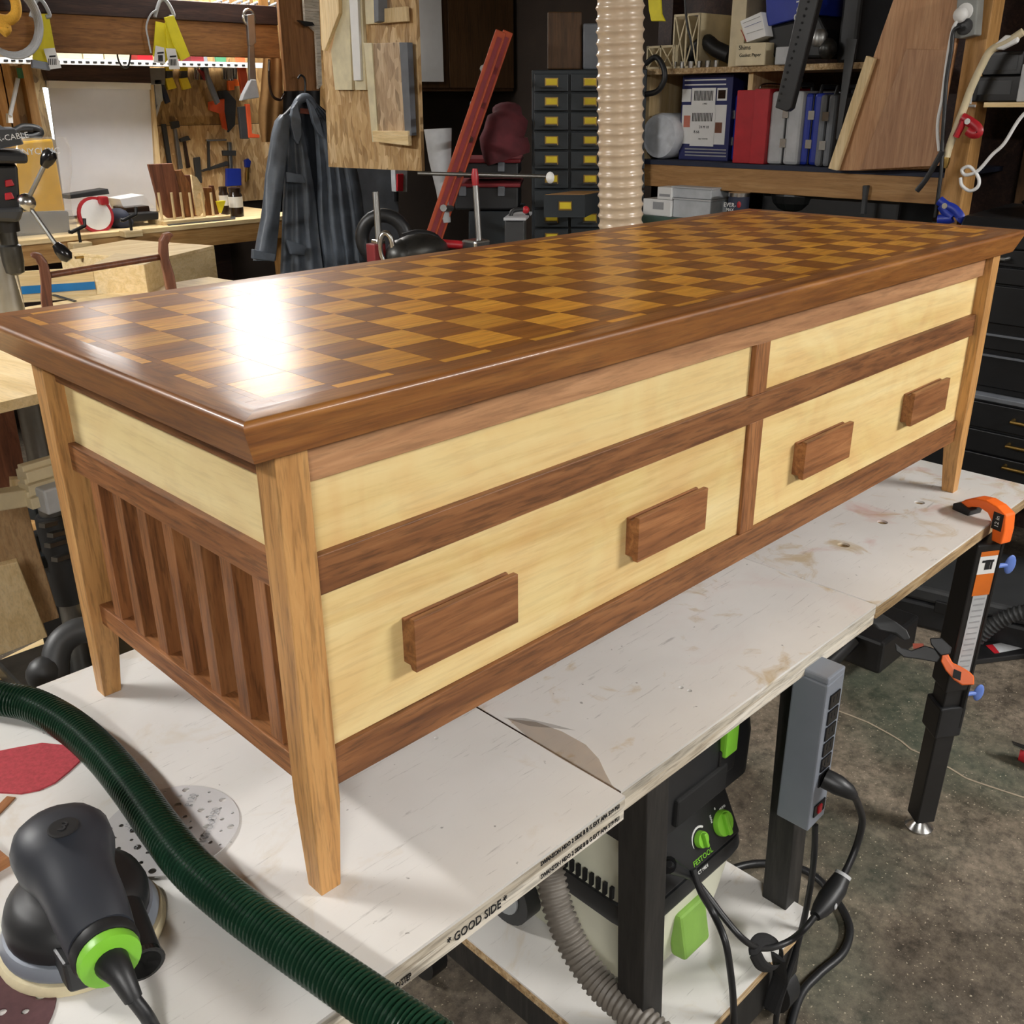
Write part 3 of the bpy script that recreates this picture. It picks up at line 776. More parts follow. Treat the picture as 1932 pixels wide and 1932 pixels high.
part('stub_hose', ribbed([(.79, .20, vz + .33), (.825, .17, vz + .31), (.835, .14, vz + .25), (.82, .13, vz + .20)], .026, .009, .004, 18), 'beige_hose', vac, smooth=70)
# grey ribbed hose in front of the extractor
gh = [onx(1030, 1600, .47), onx(1040, 1660, .455), onx(1055, 1720, .445), onx(1085, 1790, .44), onx(1130, 1855, .437), onx(1185, 1905, .437), onx(1250, 1960, .44)]
solo('vacuum_hose', ribbed(gh, .0245, .0095, .004, 20), 'grey_hose', 'grey ribbed vacuum hose hanging down beside the dust extractor', 'hose', smooth=70)

# power strip on the right post
sp = ony(1553, 1302, -.150); sq = ony(1532, 1562, -.150)
px0 = (sp.x + sq.x) / 2; pz1, pz0 = sp.z, sq.z
strip = thing('power_strip', 'long grey metal power strip fixed upright to the bench post', 'power strip', (px0 + .025, -.125, pz0))
part('case', G().prism([(px0, -.150, pz0), (px0 + .052, -.150, pz0 + .004), (px0 + .052, -.150, pz1 + .004), (px0, -.150, pz1)], (0, .056, 0)), 'grey_metal', strip, bevel=.003)
part('end_cap', G().prism([(px0, -.150, pz1), (px0 + .052, -.150, pz1), (px0 + .052, -.094, pz1), (px0 + .0, -.094, pz1)], (0, 0, .012)), 'grey_metal', strip, bevel=.003)
part('screw', G().ball((px0 + .006, -.102, pz1 + .014), .005), 'steel', strip, smooth=60)
for k in range(6):
    z = pz1 - .034 - k * .0285
    so = lbox('socket', 'black_gloss', strip, px0 + .012, px0 + .041, -.1525, -.150, z - .0122, z + .0122, bevel=.001)
    for a in (-.005, .005):
        lbox('slot', 'dark_hole', so, px0 + .0265 + a - .001, px0 + .0265 + a + .001, -.1529, -.1524, z - .002, z + .008)
sw = lbox('switch', 'black_gloss', strip, px0 + .010, px0 + .043, -.1525, -.150, pz0 + .022, pz0 + .044, bevel=.001)
lbox('rocker', 'red', sw, px0 + .020, px0 + .030, -.1545, -.1525, pz0 + .026, pz0 + .040)
# plug, leads and adaptor
pl = V((px0 + .0265, -.1535, pz1 - .034 - 5 * .0285))
lead1 = thing('extension_lead', 'thick black lead plugged into the power strip with an inline connector', 'cord', pl)
part('plug', G().tube([pl, pl + V((.004, -.02, -.004)), pl + V((.014, -.034, -.014)), pl + V((.02, -.04, -.022))], [.016, .016, .012, .008], 14), 'black_plastic', lead1, smooth=50)
def cpx(pts): return [ony(u, v, y) for u, v, y in pts]
a = pl + V((.02, -.04, -.022))
c1 = [a] + cpx([(1618, 1515, -.190), (1627, 1548, -.188), (1618, 1590, -.185), (1603, 1628, -.185), (1591, 1652, -.185)])
part('lead', cord(c1, .0058, 10), 'black_plastic', lead1, smooth=60)
cn = cpx([(1590, 1652, -.185), (1578, 1675, -.185), (1562, 1698, -.185), (1548, 1716, -.185), (1538, 1728, -.185)])
part('connector', G().tube(cn, [.013, .017, .0175, .014, .009], 16), 'black_plastic', lead1, smooth=45)
part('connector_ring', G().tube([cn[0] + (cn[0] - cn[1]) * .15, cn[0] - (cn[0] - cn[1]) * .1], .0135, 16), 'light_grey', lead1, smooth=40)
part('connector_label', G().ball(cn[2] + V((-.006, -.0165, .002)), (.004, .002, .006)), 'light_grey', lead1)
c2 = [cn[-1]] + cpx([(1518, 1752, -.18), (1490, 1775, -.165), (1455, 1788, -.155), (1425, 1786, -.15), (1398, 1768, -.14), (1365, 1730, -.11), (1335, 1690, -.08), (1310, 1660, -.06), (1285, 1643, -.05), (1262, 1630, -.05)])
part('lead', cord(c2, .0052, 10), 'black_plastic', lead1, smooth=60)
part('appliance_plug', G().tube(cpx([(1300, 1650, -.057), (1283, 1642, -.05), (1262, 1632, -.046)]), [.007, .009, .013], 12), 'black_plastic', lead1, smooth=40)
strap = thing('cable_strap', 'black hook-and-loop strap looped around the leads at the bench post', 'strap', ony(1440, 1810, -.155))
loop = cpx([(1425, 1800, -.155), (1424, 1785, -.15), (1436, 1772, -.145), (1455, 1772, -.145), (1470, 1783, -.15), (1474, 1800, -.155), (1466, 1822, -.157), (1452, 1828, -.158), (1436, 1820, -.157), (1425, 1800, -.155)])
part('loop', G().tube(smoothpath(loop, 5), .010, 8, flat=.25), 'dark_fabric', strap)
part('tail', G().tube(smoothpath(cpx([(1468, 1805, -.158), (1472, 1845, -.15), (1460, 1880, -.145), (1452, 1905, -.143)]), 5), .014, 8, flat=.22), 'dark_fabric', strap)
c3 = cpx([(1538, 1556, -.135), (1537, 1600, -.14), (1531, 1660, -.14), (1518, 1730, -.14), (1500, 1800, -.14), (1480, 1860, -.14), (1466, 1910, -.14), (1462, 1960, -.14)])
solo('strip_lead', cord(c3, .0052, 10), 'black_plastic', 'black lead dropping from the bottom of the grey power strip', 'cord', smooth=60)
c4 = cpx([(1308, 1640, -.062), (1322, 1682, -.08), (1345, 1722, -.10), (1368, 1775, -.135), (1379, 1840, -.15), (1384, 1900, -.155), (1385, 1990, -.16)])
solo('hanging_lead', cord(c4, .0055, 10), 'black_plastic', 'black lead hanging straight down in front of the bench shelf', 'cord', smooth=60)
c5 = [onz(1330, 1660, .02), onz(1385, 1638, .012), onz(1430, 1629, .009), onz(1480, 1632, .008), onz(1530, 1648, .008), onz(1572, 1690, .008), onz(1602, 1745, .008), onz(1592, 1795, .008), onz(1545, 1838, .008), onz(1512, 1875, .008), onz(1492, 1935, .008), onz(1485, 1990, .008)]
solo('floor_lead', cord(c5, .008, 10), 'black_plastic', 'black lead lying in a loop on the concrete beside the bench caster', 'cord', smooth=60)

# ================================================================== RIGHT: SUPPORT STAND AND CLAMPS
st_t, st_b = onz(1852, 1030, BZ - .05), onz(1737, 1540, .03)
up_ = (st_t - st_b).normalized(); st_t = st_b + up_ * ((BZ - .03 - st_b.z) / up_.z)
stand = thing('support_stand', 'black telescopic support leg with warning labels under the plywood panel', 'support stand', (st_b.x, st_b.y, 0))
sxv = V((.8, -.6, 0)); sxv = (sxv - up_ * sxv.dot(up_)).normalized(); syv = up_.cross(sxv); RS = Matrix((sxv, syv, up_)).transposed()
mid = st_b.lerp(st_t, .52)
obox('lower_tube', 'black_metal', stand, st_b.lerp(mid, .5), (.044, .044, (mid - st_b).length), RS, .003)
obox('upper_tube', 'black_metal', stand, mid.lerp(st_t, .5), (.056, .056, (st_t - mid).length), RS, .003)
obox('sleeve', 'black_plastic', stand, mid - up_ * .085, (.058, .058, .08), RS, .004)
part('foot', G().lathe([(.030, 0), (.031, .005), (.014, .022), (.010, .03), (.010, .06)], (st_b.x, st_b.y, 0), 24), 'steel', stand, smooth=35)
face = -syv if (-syv).dot(CAM - st_t) > 0 else syv
face2 = sxv if sxv.dot(CAM - st_t) > 0 else -sxv
lf = max((face, face2), key=lambda n_: (n_.dot((CAM - st_t).normalized())))
lx_ = up_.cross(lf).normalized()
LR = Matrix((lx_, up_, lf)).transposed()
def lab(nm, mat, t, h, wdt, o=.0285, parent=None):
    return obox(nm, mat, parent or stand, mid.lerp(st_t, t) + lf * o, (wdt, h, .001), LR)
lb1 = lab('warning_label', 'white_paper', .885, .05, .036)
obox('label_header', 'warn_orange', lb1, mid.lerp(st_t, .885) + lf * .029 + up_ * .021, (.036, .010, .001), LR)
part('label_pictogram', G().box(mid.lerp(st_t, .885) + lf * .0293 - up_ * .004, (.010, .022, .0006), LR).box(mid.lerp(st_t, .885) + lf * .0293 - up_ * .006 + lx_ * .008, (.004, .018, .0006), LR).box(mid.lerp(st_t, .885) + lf * .0293 + up_ * .004, (.024, .005, .0006), LR), 'ink', lb1)
lab('warning_header', 'warn_orange', .745, .05, .036)
lb2 = lab('instruction_label', 'light_grey', .40, .20, .030)
for k in range(14):
    obox('text_line', 'ink_grey', lb2, mid.lerp(st_t, .40) + lf * .0292 + up_ * (.09 - k * .0138), (.022, .004, .0004), LR)
for t in (.80, -.1):
    pk = mid.lerp(st_t, t) + sxv * .05
    part('lever', G().ball(pk + sxv * .02, (.012, .004, .022), RS).cyl(mid.lerp(st_t, t) + sxv * .02, pk + sxv * .012, .005), 'blue_plastic', stand, smooth=50)

clamp = thing('bar_clamp', 'orange and black bar clamp gripping the corner of the plywood panel', 'clamp', onz(1885, 985, BZ))
ca, cb = onz(1826, 962, BZ + .004), onz(1888, 980, BZ + .012)
cdv = V((cb.x - ca.x, cb.y - ca.y, 0)); cl = cdv.length; cdv.normalize(); cn_ = V((-cdv.y, cdv.x, 0))
def cp2(s, z): return ca + cdv * (s * cl) + V((0, 0, z)) - V((0, 0, .004))
jaw = [(-.12, .020), (.0, .028), (.30, .040), (.62, .044), (.95, .040), (1.25, .030), (1.3, .0), (1.28, -.03), (.98, -.03), (.92, .004), (.72, .020), (.45, .024), (.2, .018), (.1, .012), (-.12, .012)]
part('upper_jaw', G().prism([cp2(s, z) - cn_ * .014 for s, z in jaw], cn_ * .028), 'orange', clamp, bevel=.003)
part('jaw_pad', G().prism([cp2(s, z) - cn_ * .018 for s, z in [(-.3, .0), (.22, .0), (.26, .013), (-.1, .020), (-.3, .013)]], cn_ * .036), 'black_plastic', clamp, bevel=.002)
lbc = cp2(1.06, .012) - cn_ * .0148
text('12 in', .012, lbc, V((0, 0, 1)), -cdv, 'white', clamp)
part('jaw_label', G().box(lbc + cn_ * .0006, (.022, .001, .034), basis(cdv, cn_)), 'ink', clamp)
bt = cp2(1.12, -.03); bb = bt - up_ * .46
part('bar', G().tube([bt, bb], .008, 8, flat=.5), 'black_metal', clamp)
# second clamp, lower on the stand
k0 = onz(1790, 1250, BZ - .33)
clamp2 = thing('bar_clamp', 'orange trigger clamp with grey handle halfway down the support leg', 'clamp', k0)
dd = (k0 - CAM).length
def kd(u, v, o=0): return ond(u, v, dd + o)
def kpoly(pts, o, th):
    nrm = (k0 - CAM).normalized(); return G().prism([kd(u, v, o) for u, v in pts], nrm * th)
part('jaw_body', kpoly([(1778, 1232), (1788, 1232), (1797, 1250), (1810, 1256), (1821, 1262), (1830, 1268), (1838, 1276), (1838, 1292), (1815, 1293), (1800, 1283), (1784, 1265), (1775, 1248)], -.10, .03), 'orange', clamp2, bevel=.002)
part('jaw_label', kpoly([(1800, 1262), (1814, 1268), (1812, 1284), (1797, 1278)], -.102, .003), 'ink', clamp2)
part('jaw_pad', kpoly([(1754, 1204), (1776, 1203), (1796, 1222), (1793, 1234), (1775, 1237), (1756, 1216)], -.105, .035), 'black_plastic', clamp2, bevel=.002)
part('trigger_handle', kpoly([(1688, 1213), (1700, 1222), (1720, 1227), (1745, 1218), (1765, 1224), (1775, 1240), (1768, 1250), (1735, 1244), (1705, 1240), (1690, 1228)], -.095, .02), 'charcoal', clamp2, bevel=.002)
part('trigger', kpoly([(1722, 1214), (1742, 1214), (1744, 1222), (1723, 1224)], -.09, .014), 'orange_dull', clamp2)

# things on the floor beyond
case = thing('tool_case', 'low black plastic tool case lying on the floor behind the support leg', 'case', (2.62, .22, 0))
RC = Matrix.Rotation(R3(12), 3, 'Z')
obox('base', 'black_plastic', case, (2.66, .2, .045), (.42, .58, .09), RC, .012)
obox('lid', 'charcoal', case, (2.66, .2, .115), (.41, .57, .05), RC, .012)
for yy in (.05, .32):
    obox('latch', 'black_metal', case, V((2.66, .2, .09)) + RC @ V((-.212, yy - .2, 0)), (.012, .05, .04), RC, .003)
solo('rubber_pad', G().prism([onz(u, v, .001) for u, v in ((1838, 1204), (1884, 1192), (1892, 1206), (1840, 1228))], (0, 0, .02)), 'black_plastic', 'flat black rubber pad on the floor by the tool case', 'pad', bevel=.004)
lv = thing('track_bar', 'flat black bar with printed sticker lying on the floor at right', 'bar', onz(1900, 1235, 0))
part('bar_body', G().prism([onz(u, v, .001) for u, v in ((1805, 1240), (1850, 1215), (1925, 1203), (1990, 1200), (1990, 1236), (1830, 1256))], (0, 0, .018)), 'black_metal', lv, bevel=.003)
part('sticker', G().prism([onz(u, v, .0195) for u, v in ((1872, 1216), (1928, 1206), (1936, 1222), (1884, 1232))], (0, 0, .0006)), 'light_grey', lv)
part('sticker_edge', G().prism([onz(u, v, .0198) for u, v in ((1860, 1218), (1873, 1216), (1886, 1232), (1876, 1233))], (0, 0, .0006)), 'red', lv)
ms = thing('machine_stand', 'black wheeled machine stand with foot pedal on the floor under the bench end', 'stand', onz(1645, 1240, 0))
q = onz(1640, 1240, .03)
part('caster_wheel', G().cyl(q + V((-.02, 0, .03)), q + V((.02, 0, .03)), .055, 22), 'black_plastic', ms, smooth=40)
part('pedal', G().prism([ond(u, v, 2.75) for u, v in ((1648, 1176), (1690, 1172), (1712, 1188), (1720, 1206), (1706, 1210), (1690, 1196), (1660, 1190))], (.02, .06, 0)), 'charcoal', ms, bevel=.004)
part('frame_tube', G().cyl(onz(1545, 1268, .12), onz(1610, 1205, .2), .022, 12), 'black_metal', ms, smooth=40)
part('frame_block', G().box(onz(1640, 1195, .16), (.22, .18, .1)), 'black_metal', ms, bevel=.01)
part('frame_leg', G().box(onz(1640, 1205, .12), (.07, .07, .14)), 'black_metal', ms, bevel=.004)
solo('looped_hose', ribbed([(2.40, .16, .03), (2.42, .10, .12), (2.44, .02, .17), (2.46, -.06, .14), (2.48, -.14, .03)], .024, .014, .004, 16), 'charcoal', 'black ribbed hose arching over the floor at the right edge', 'hose', smooth=60)
rj = thing('floor_jack', 'red and silver jack handle end on the floor at the right edge', 'jack', onz(1935, 1415, 0))
part('body', G().tube([onz(1924, 1420, .03), onz(1990, 1440, .03)], [.02, .035], 14), 'red', rj, smooth=40)
part('lever', G().prism([onz(u, v, .05) for u, v in ((1908, 1400), (1932, 1408), (1936, 1418), (1912, 1408))], (0, 0, .004)), 'steel', rj)

# ================================================================== RIGHT-HAND SHELVING (front plane x = 3.0)
XS = 3.0
def pxx(pts, x): return [onx(u, v, x) for u, v in pts]
def pxy(pts, y): return [ony(u, v, y) for u, v in pts]
def polyx(pts, x, th): return G().prism(pxx(pts, x), (th, 0, 0))
def polyy(pts, y, th): return G().prism(pxy(pts, y), (0, th, 0))
DECK = onx(1212, 305, XS).z + .008
shelf = thing('shelving_unit', 'rough timber shelving unit with a thick front beam behind the chest', 'shelving', (3.2, 1.4, 0))
ZB0, ZB1 = onx(1212, 350, XS).z, onx(1212, 309, XS).z
lbox('beam', 'pine_y', shelf, XS, XS + .04, .70, 2.15, ZB0, ZB1, bevel=.002)
lbox('deck', 'navy', shelf, XS - .004, XS + .46, .70, 2.15, ZB1, DECK)
U0 = onx(1500, 121, XS).z
lbox('upper_shelf', 'ply_edge_tan', shelf, XS + .02, XS + .44, .95, 2.15, U0 - .02, U0)
LOW = onx(1240, 408, 2.92).z
lbox('counter', 'green_cloth', shelf, 2.90, XS + .46, .78, 2.15, LOW - .03, LOW)
lbox('post', 'pine_z', shelf, 2.955, 3.045, .632, .698, 0, 2.45, bevel=.002)
lbox('post', 'dark_wood_x', shelf, XS + .3, XS + .38, 2.08, 2.15, 0, 2.45)
lbox('back_panel', 'dark_wood_x', shelf, XS + .46, XS + .475, .1, 2.15, 0, 2.5)
for u0, u1, v0, v1, m in ((1381, 1408, -80, 116, 'cream_plastic'), (1412, 1421, 124, 172, 'pine_pale_z'), (1212, 1225, 134, 240, 'pine_pale_z')):
    y0, y1, z0, z1 = rx(u0, v0, u1, v1, XS + .06); lbox('divider', m, shelf, XS + .06, XS + .42, y0, y1, U0 if v0 < 0 else DECK, z1 if v0 < 0 else U0 - .02)
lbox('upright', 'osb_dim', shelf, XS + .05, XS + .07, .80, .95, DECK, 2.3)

def sbox(nm, lab_, cat, u0, v0, u1, v1, X, dep, mat, base=DECK, bevel=.003, rot=0):
    y0, y1, z0, z1 = rx(u0, v0, u1, v1, X)
    t = thing(nm, lab_, cat, (X + dep / 2, (y0 + y1) / 2, base))
    R = Matrix.Rotation(R3(rot), 3, 'X') if rot else None
    b = obox('body', mat, t, (X + dep / 2, (y0 + y1) / 2, (base + z1) / 2), (dep, y1 - y0, z1 - base), R, bevel)
    return t, (y0, y1, base, z1)
def hardcase(lab_, u0, v0, u1, v1, X, dep, mat, trim='black_plastic', nm='tool_case'):
    y0, y1, z0, z1 = rx(u0, v0, u1, v1, X); z0 = DECK + .001; ym = (y0 + y1) / 2
    t = thing(nm, lab_, 'case', (X + dep / 2, ym, z0))
    for a, b in ((y0, ym - .0015), (ym + .0015, y1)):
        lbox('shell_half', mat, t, X, X + dep, a, b, z0, z1, bevel=.012)
    lbox('seam', trim, t, X + .004, X + dep - .004, ym - .0015, ym + .0015, z0 + .004, z1 - .004)
    xm = X + dep * .4
    part('handle', G().tube([(xm - .06, ym, z1 - .002), (xm - .055, ym, z1 + .022), (xm + .055, ym, z1 + .022), (xm + .06, ym, z1 - .002)], .008, 8), trim, t, smooth=50)
    for zz_ in (.3, .7):
        lbox('latch', 'steel', t, X - .004, X, ym - .012, ym + .012, z0 + (z1 - z0) * zz_ - .015, z0 + (z1 - z0) * zz_ + .015)
    return t
hardcase('blue case mostly hidden behind the tall red metal box', 1370, 178, 1392, 300, 3.12, .30, 'blue_case')
# red metal box
y0, y1, z0, z1 = rx(1386, 170, 1447, 310, 3.02)
rb = thing('red_box', 'red dented metal box standing between blue and grey cases', 'box', (3.16, (y0 + y1) / 2, DECK))
lbox('body', 'red', rb, 3.02, 3.30, y0, y1, DECK + .001, z1, bevel=.003)
lbox('lid_flange', 'red', rb, 3.012, 3.308, y0 - .004, y0 + (y1 - y0) * .42, DECK + .001, z1 + .004, bevel=.002)
part('wire_handle', G().tube(smoothpath([(3.06, (y0 + y1) / 2, z1), (3.08, (y0 + y1) / 2, z1 + .02), (3.2, (y0 + y1) / 2, z1 + .02), (3.22, (y0 + y1) / 2, z1)], 4), .003, 6), 'steel', rb)
hardcase('pale grey scuffed case right of the red metal box', 1450, 172, 1511, 310, 3.03, .28, 'light_grey')
hardcase('bright blue narrow case between the pale grey and dark grey cases', 1509, 176, 1549, 308, 3.05, .27, 'blue_case')
hardcase('dark grey narrow case right of the bright blue case', 1541, 178, 1570, 312, 3.0, .29, 'grey_plastic', nm='tool_case')
hardcase('charcoal narrow case next to the leaning black saw blade', 1566, 176, 1586, 306, 3.06, .25, 'charcoal')
# printed blue carton
t, (y0, y1, z0, z1) = sbox('printed_carton', 'dark blue printed carton with white barcode labels beside a bubble roll', 'carton', 1284, 141, 1378, 303, 3.10, .10, 'blue_print')
Xf = 3.0985
def pr(u0, v0, u1, v1, mat, nm='print', o=0, par=t, X=None):
    X = Xf if X is None else X
    a, b, c, d = rx(u0, v0, u1, v1, X - o); return lbox(nm, mat, par, X - o - .0006, X - o, a, b, c, d)
pr(1286, 198, 1369, 272, 'white_paper', 'print_panel'); pr(1287, 168, 1304, 192, 'white_paper', 'print_panel'); pr(1353, 166, 1372, 190, 'white_paper', 'print_panel')
pr(1355, 170, 1369, 186, 'bottle_brown', 'print_photo', .0008); pr(1349, 231, 1362, 251, 'walnut_z', 'print_photo', .0008); pr(1290, 218, 1302, 240, 'copper_label', 'print_photo', .0008)
pr(1305, 166, 1350, 208, 'white', 'shipping_label', .0016); pr(1303, 206, 1348, 276, 'white', 'shipping_label', .0018)
for k in range(14):
    pr(1310 + k * 2.6, 171, 1311.3 + k * 2.6, 190, 'ink', 'barcode_bar', .0026)
    pr(1306 + k * 2.8, 213, 1307.4 + k * 2.8, 229, 'ink', 'barcode_bar', .0026)
for u, v, s, z in ((1328, 240, '24 M 10', .014), (1314, 249, '8.66', .016), (1326, 262, '1667 1010101', .008), (1330, 196, '6 9451', .008)):
    p = onx(u, v, Xf - .003); text(s, z, p, (0, -1, 0), (0, 0, 1), 'ink', t)
for v in (151, 160, 282, 288, 294):
    p = onx(1331, v, Xf - .001); pr(1292, v - 1.5, 1370, v + 1, 'white_paper' if v < 200 else 'ink_grey', 'print_line', .001)
# bubble-wrap roll
c = onx(1243, 258, 3.05); r = .5 * (onx(1243, 215, 3.05).z - onx(1243, 303, 3.05).z)
c.z = DECK + r
roll = thing('bubble_wrap_roll', 'roll of clear bubble wrap lying on the beam shelf beside the hose', 'roll', (c.x + .12, c.y, DECK))
prof_ = [(r * .16, -.004), (r * .3, 0), (r * .55, -.004), (r * .75, .002), (r * .93, -.002), (r, .012), (r * .98, .1), (r, .2), (r * .97, .26), (r * .4, .27)]
part('film', G().lathe(prof_, c, 28, basis((0, 1, 0), None, (1, -.12, 0))), 'bubble', roll, smooth=60)
part('core', G().lathe([(r * .18, -.002), (r * .18, .28)], c, 14, basis((0, 1, 0), None, (1, -.12, 0))), 'dark_hole', roll)
# saw blade on edge and leaning boards
solo('saw_blade', polyx([(1577, 262), (1583, 268), (1617, 74), (1597, 73)], 2.985, .006), 'charcoal', 'long black blade leaning between the dark cases and plywood', 'saw blade')
solo('leaning_board', polyx([(1562, 318), (1579, 322), (1650, 110), (1634, 105)], 2.93, .02), 'pine_pale_z', 'narrow pale strip, leftmost of the boards leaning on the shelf', 'board', 'boards leaning on the shelf', bevel=.002)
solo('leaning_board', polyx([(1581, 322), (1628, 322), (1760, 318), (1830, -60), (1706, -60), (1650, 100)], 2.955, .018), 'ply_face_z', 'tall wide plywood board rearmost of those leaning on the shelf', 'board', 'boards leaning on the shelf', bevel=.002)
solo('leaning_board', polyx([(1622, 321), (1768, 313), (1796, 94), (1710, 92)], 2.925, .018), 'ply_dull_z', 'short plywood board in front of the tall leaning one', 'board', 'boards leaning on the shelf', bevel=.002)

# upper shelf contents
t, b_ = None, None
y0, y1, z0, z1 = rx(1222, 86, 1272, 112, XS + .03)
cr_ = thing('lattice_crate', 'cream plastic lattice crate half hidden by the beige hose', 'crate', (XS + .15, (y0 + y1) / 2, U0))
def lattice(x, ya, yb, za, zb_, n):
    g = G()
    for z in (za + .004, zb_ - .004): g.box((x, (ya + yb) / 2, z), (.006, yb - ya, .008))
    for i in range(n + 1): g.box((x, ya + (yb - ya) * i / n, (za + zb_) / 2), (.006, .006, zb_ - za))
    for i in range(n):
        a, b = ya + (yb - ya) * i / n, ya + (yb - ya) * (i + 1) / n
        g.cyl((x, a, za), (x, b, zb_), .003, 6); g.cyl((x, a, zb_), (x, b, za), .003, 6)
    return g
part('lattice_front', lattice(XS + .03, y0, y1, U0, z1, 2), 'cream_plastic', cr_)
for ya in (y0, y1): lbox('crate_side', 'cream_plastic', cr_, XS + .03, XS + .3, ya - .003, ya + .003, U0, z1)
lbox('crate_back', 'cream_plastic', cr_, XS + .294, XS + .3, y0, y1, U0, z1)
y0b, y1b, z0b, z1b = rx(1272, 26, 1318, 112, XS + .05)
cr2 = thing('lattice_crate', 'taller cream crate tipped on its side full of dark tools', 'crate', (XS + .2, (y0b + y1b) / 2, U0))
part('lattice_front', lattice(XS + .05, y0b, y1b, U0, z1b, 2), 'cream_plastic', cr2)
lbox('crate_back', 'cream_plastic', cr2, XS + .3, XS + .306, y0b - .14, y1b, U0, z1b)
for ya in (y0b, y1b): lbox('crate_side', 'cream_plastic', cr2, XS + .05, XS + .3, ya - .003, ya + .003, U0, z1b)
y0c = onx(1375, 60, XS + .1).y
solo('tool_bundle', G().tube(smoothpath(pxx([(1300, 108), (1330, 80), (1350, 92), (1378, 105)], XS + .1), 4), .03, 10), 'black_metal', 'heap of dark hand tools in front of the white divider board', 'tools', smooth=50)
sk = thing('socket_set', 'row of shiny chrome sockets along the upper shelf edge', 'sockets', onx(1320, 112, XS + .04))
for k in range(6):
    p = onx(1272 + k * 16, 113, XS + .04 + .01 * (k % 2)); p.z = U0
    part('socket', G().lathe([(.010, 0), (.011, .024), (.008, .025)], p, 12), 'steel', sk, smooth=40)
for (u0, v0, u1, v1, tl_) in ((1222, -30, 1242, 34, 0), (1236, -30, 1250, 40, 4)):
    pass
ys = thing('yellow_strap', 'yellow webbing strap hanging in front of the dark upper shelf', 'strap', onx(1235, 40, XS - .02))
part('webbing', polyx([(1219, -40), (1243, -40), (1247, 26), (1254, 40), (1228, 40), (1224, 20)], XS - .02, .012), 'yellow', ys, bevel=.003)
solo('dangling_cord', cord(pxx([(1291, -30), (1293, 15), (1297, 50), (1302, 70), (1306, 95)], XS - .01), .004, 8), 'black_plastic', 'thin black cord hanging in front of the cream crates', 'cord', smooth=60)
solo('coiled_cable', G().tube(smoothpath(pxx([(1218, 120), (1238, 108), (1252, 128), (1253, 152), (1240, 172), (1218, 178)], XS - .03), 5), .011, 8), 'black_plastic', 'thick black cable looping out from behind the beige hose', 'cable', smooth=60)
# little cartons
def tiltbox(nm, lab_, cat, pts, X, dep, mat):
    return solo(nm, polyx(pts, X, dep), mat, lab_, cat, bevel=.002)
wb = tiltbox('small_carton', 'small white carton tilted on top of the handwritten box', 'carton', [(1396, 40), (1436, 22), (1445, 68), (1408, 80)], XS + .01, .1, 'white_paper')
for a_, b_, m_ in (((1402, 44), (1434, 31), 'ink_grey'), ((1405, 52), (1436, 40), 'blue_case'), ((1409, 64), (1440, 54), 'ink_grey'), ((1398, 56), (1408, 78), 'red')):
    p, q = onx(*a_, XS + .009), onx(*b_, XS + .009); part('print_line', G().tube([p, q], .003, 4, flat=.2), m_, wb)
tb, (y0, y1, z0, z1) = sbox('handwritten_box', 'tan cardboard box lettered in black pen on the upper shelf', 'box', 1388, 81, 1443, 113, XS + .0, .1, 'cream_plastic', base=U0)
text('Shims', .022, onx(1405, 90, XS - .001), (0, -1, 0), (0, 0, 1), 'ink', tb); text('Gasket Paper', .017, onx(1415, 104, XS - .001), (0, -1, 0), (0, 0, 1), 'ink', tb)
kb = thing('blue_carton', 'large blue carton with white sideways lettering on the upper shelf', 'carton', onx(1490, 50, XS + .04))
part('body', polyx([(1443, -60), (1540, -60), (1545, 28), (1500, 36), (1446, 50)], XS + .04, .2), 'blue_case', kb, bevel=.003)
text('Kreg', .05, onx(1510, 8, XS + .0385), (0, -.15, -1), (0, -1, .15), 'white', kb)
solo('black_tool_bag', polyx([(1446, 50), (1545, 28), (1560, 60), (1550, 110), (1450, 108)], XS + .06, .2), 'black_plastic', 'black tool bag beneath the big blue carton', 'bag', bevel=.01)
sbox('parts_box', 'low white labelled box on the upper shelf under the black bag', 'box', 1463, 88, 1500, 109, XS - .002, .08, 'light_grey', base=U0)
sbox('black_suitcase', 'tall black ribbed suitcase at the right end of the upper shelf', 'case', 1586, -60, 1622, 112, XS + .08, .25, 'black_plastic', base=U0, bevel=.012)
dcx = thing('drill_chuck', 'steel drill chuck lying beside the black suitcase', 'tool', onx(1555, 100, XS + .02))
p = onx(1545, 88, XS + .02)
part('chuck', G().lathe([(.02, 0), (.026, .01), (.026, .04), (.016, .055)], p, 16, basis((0, 1, 0), None, (0, -1, .2))), 'brushed_steel', dcx, smooth=40)
part('body', G().ball(onx(1562, 92, XS + .04), (.04, .03, .035)), 'cast_iron', dcx, smooth=60)
# perforated black arm
pa_ = [(1514, -30), (1552, -30), (1492, 205), (1484, 211), (1462, 203)]
arm = thing('perforated_rail', 'black perforated steel rail hanging diagonally before the shelves', 'rail', onx(1478, 205, 2.8))
part('channel', polyx(pa_, 2.80, .03), 'black_metal', arm, bevel=.003)
for k in range(16):
    t_ = k / 15; u = 1529 + (1470 - 1529) * t_; v = -10 + 200 * t_
    p = onx(u, v, 2.799); part('hole', G().lathe([(.0042, 0), (.0042, .0012)], p, 8, basis((0, 1, 0), None, (-1, 0, 0))), 'dark_hole', arm)
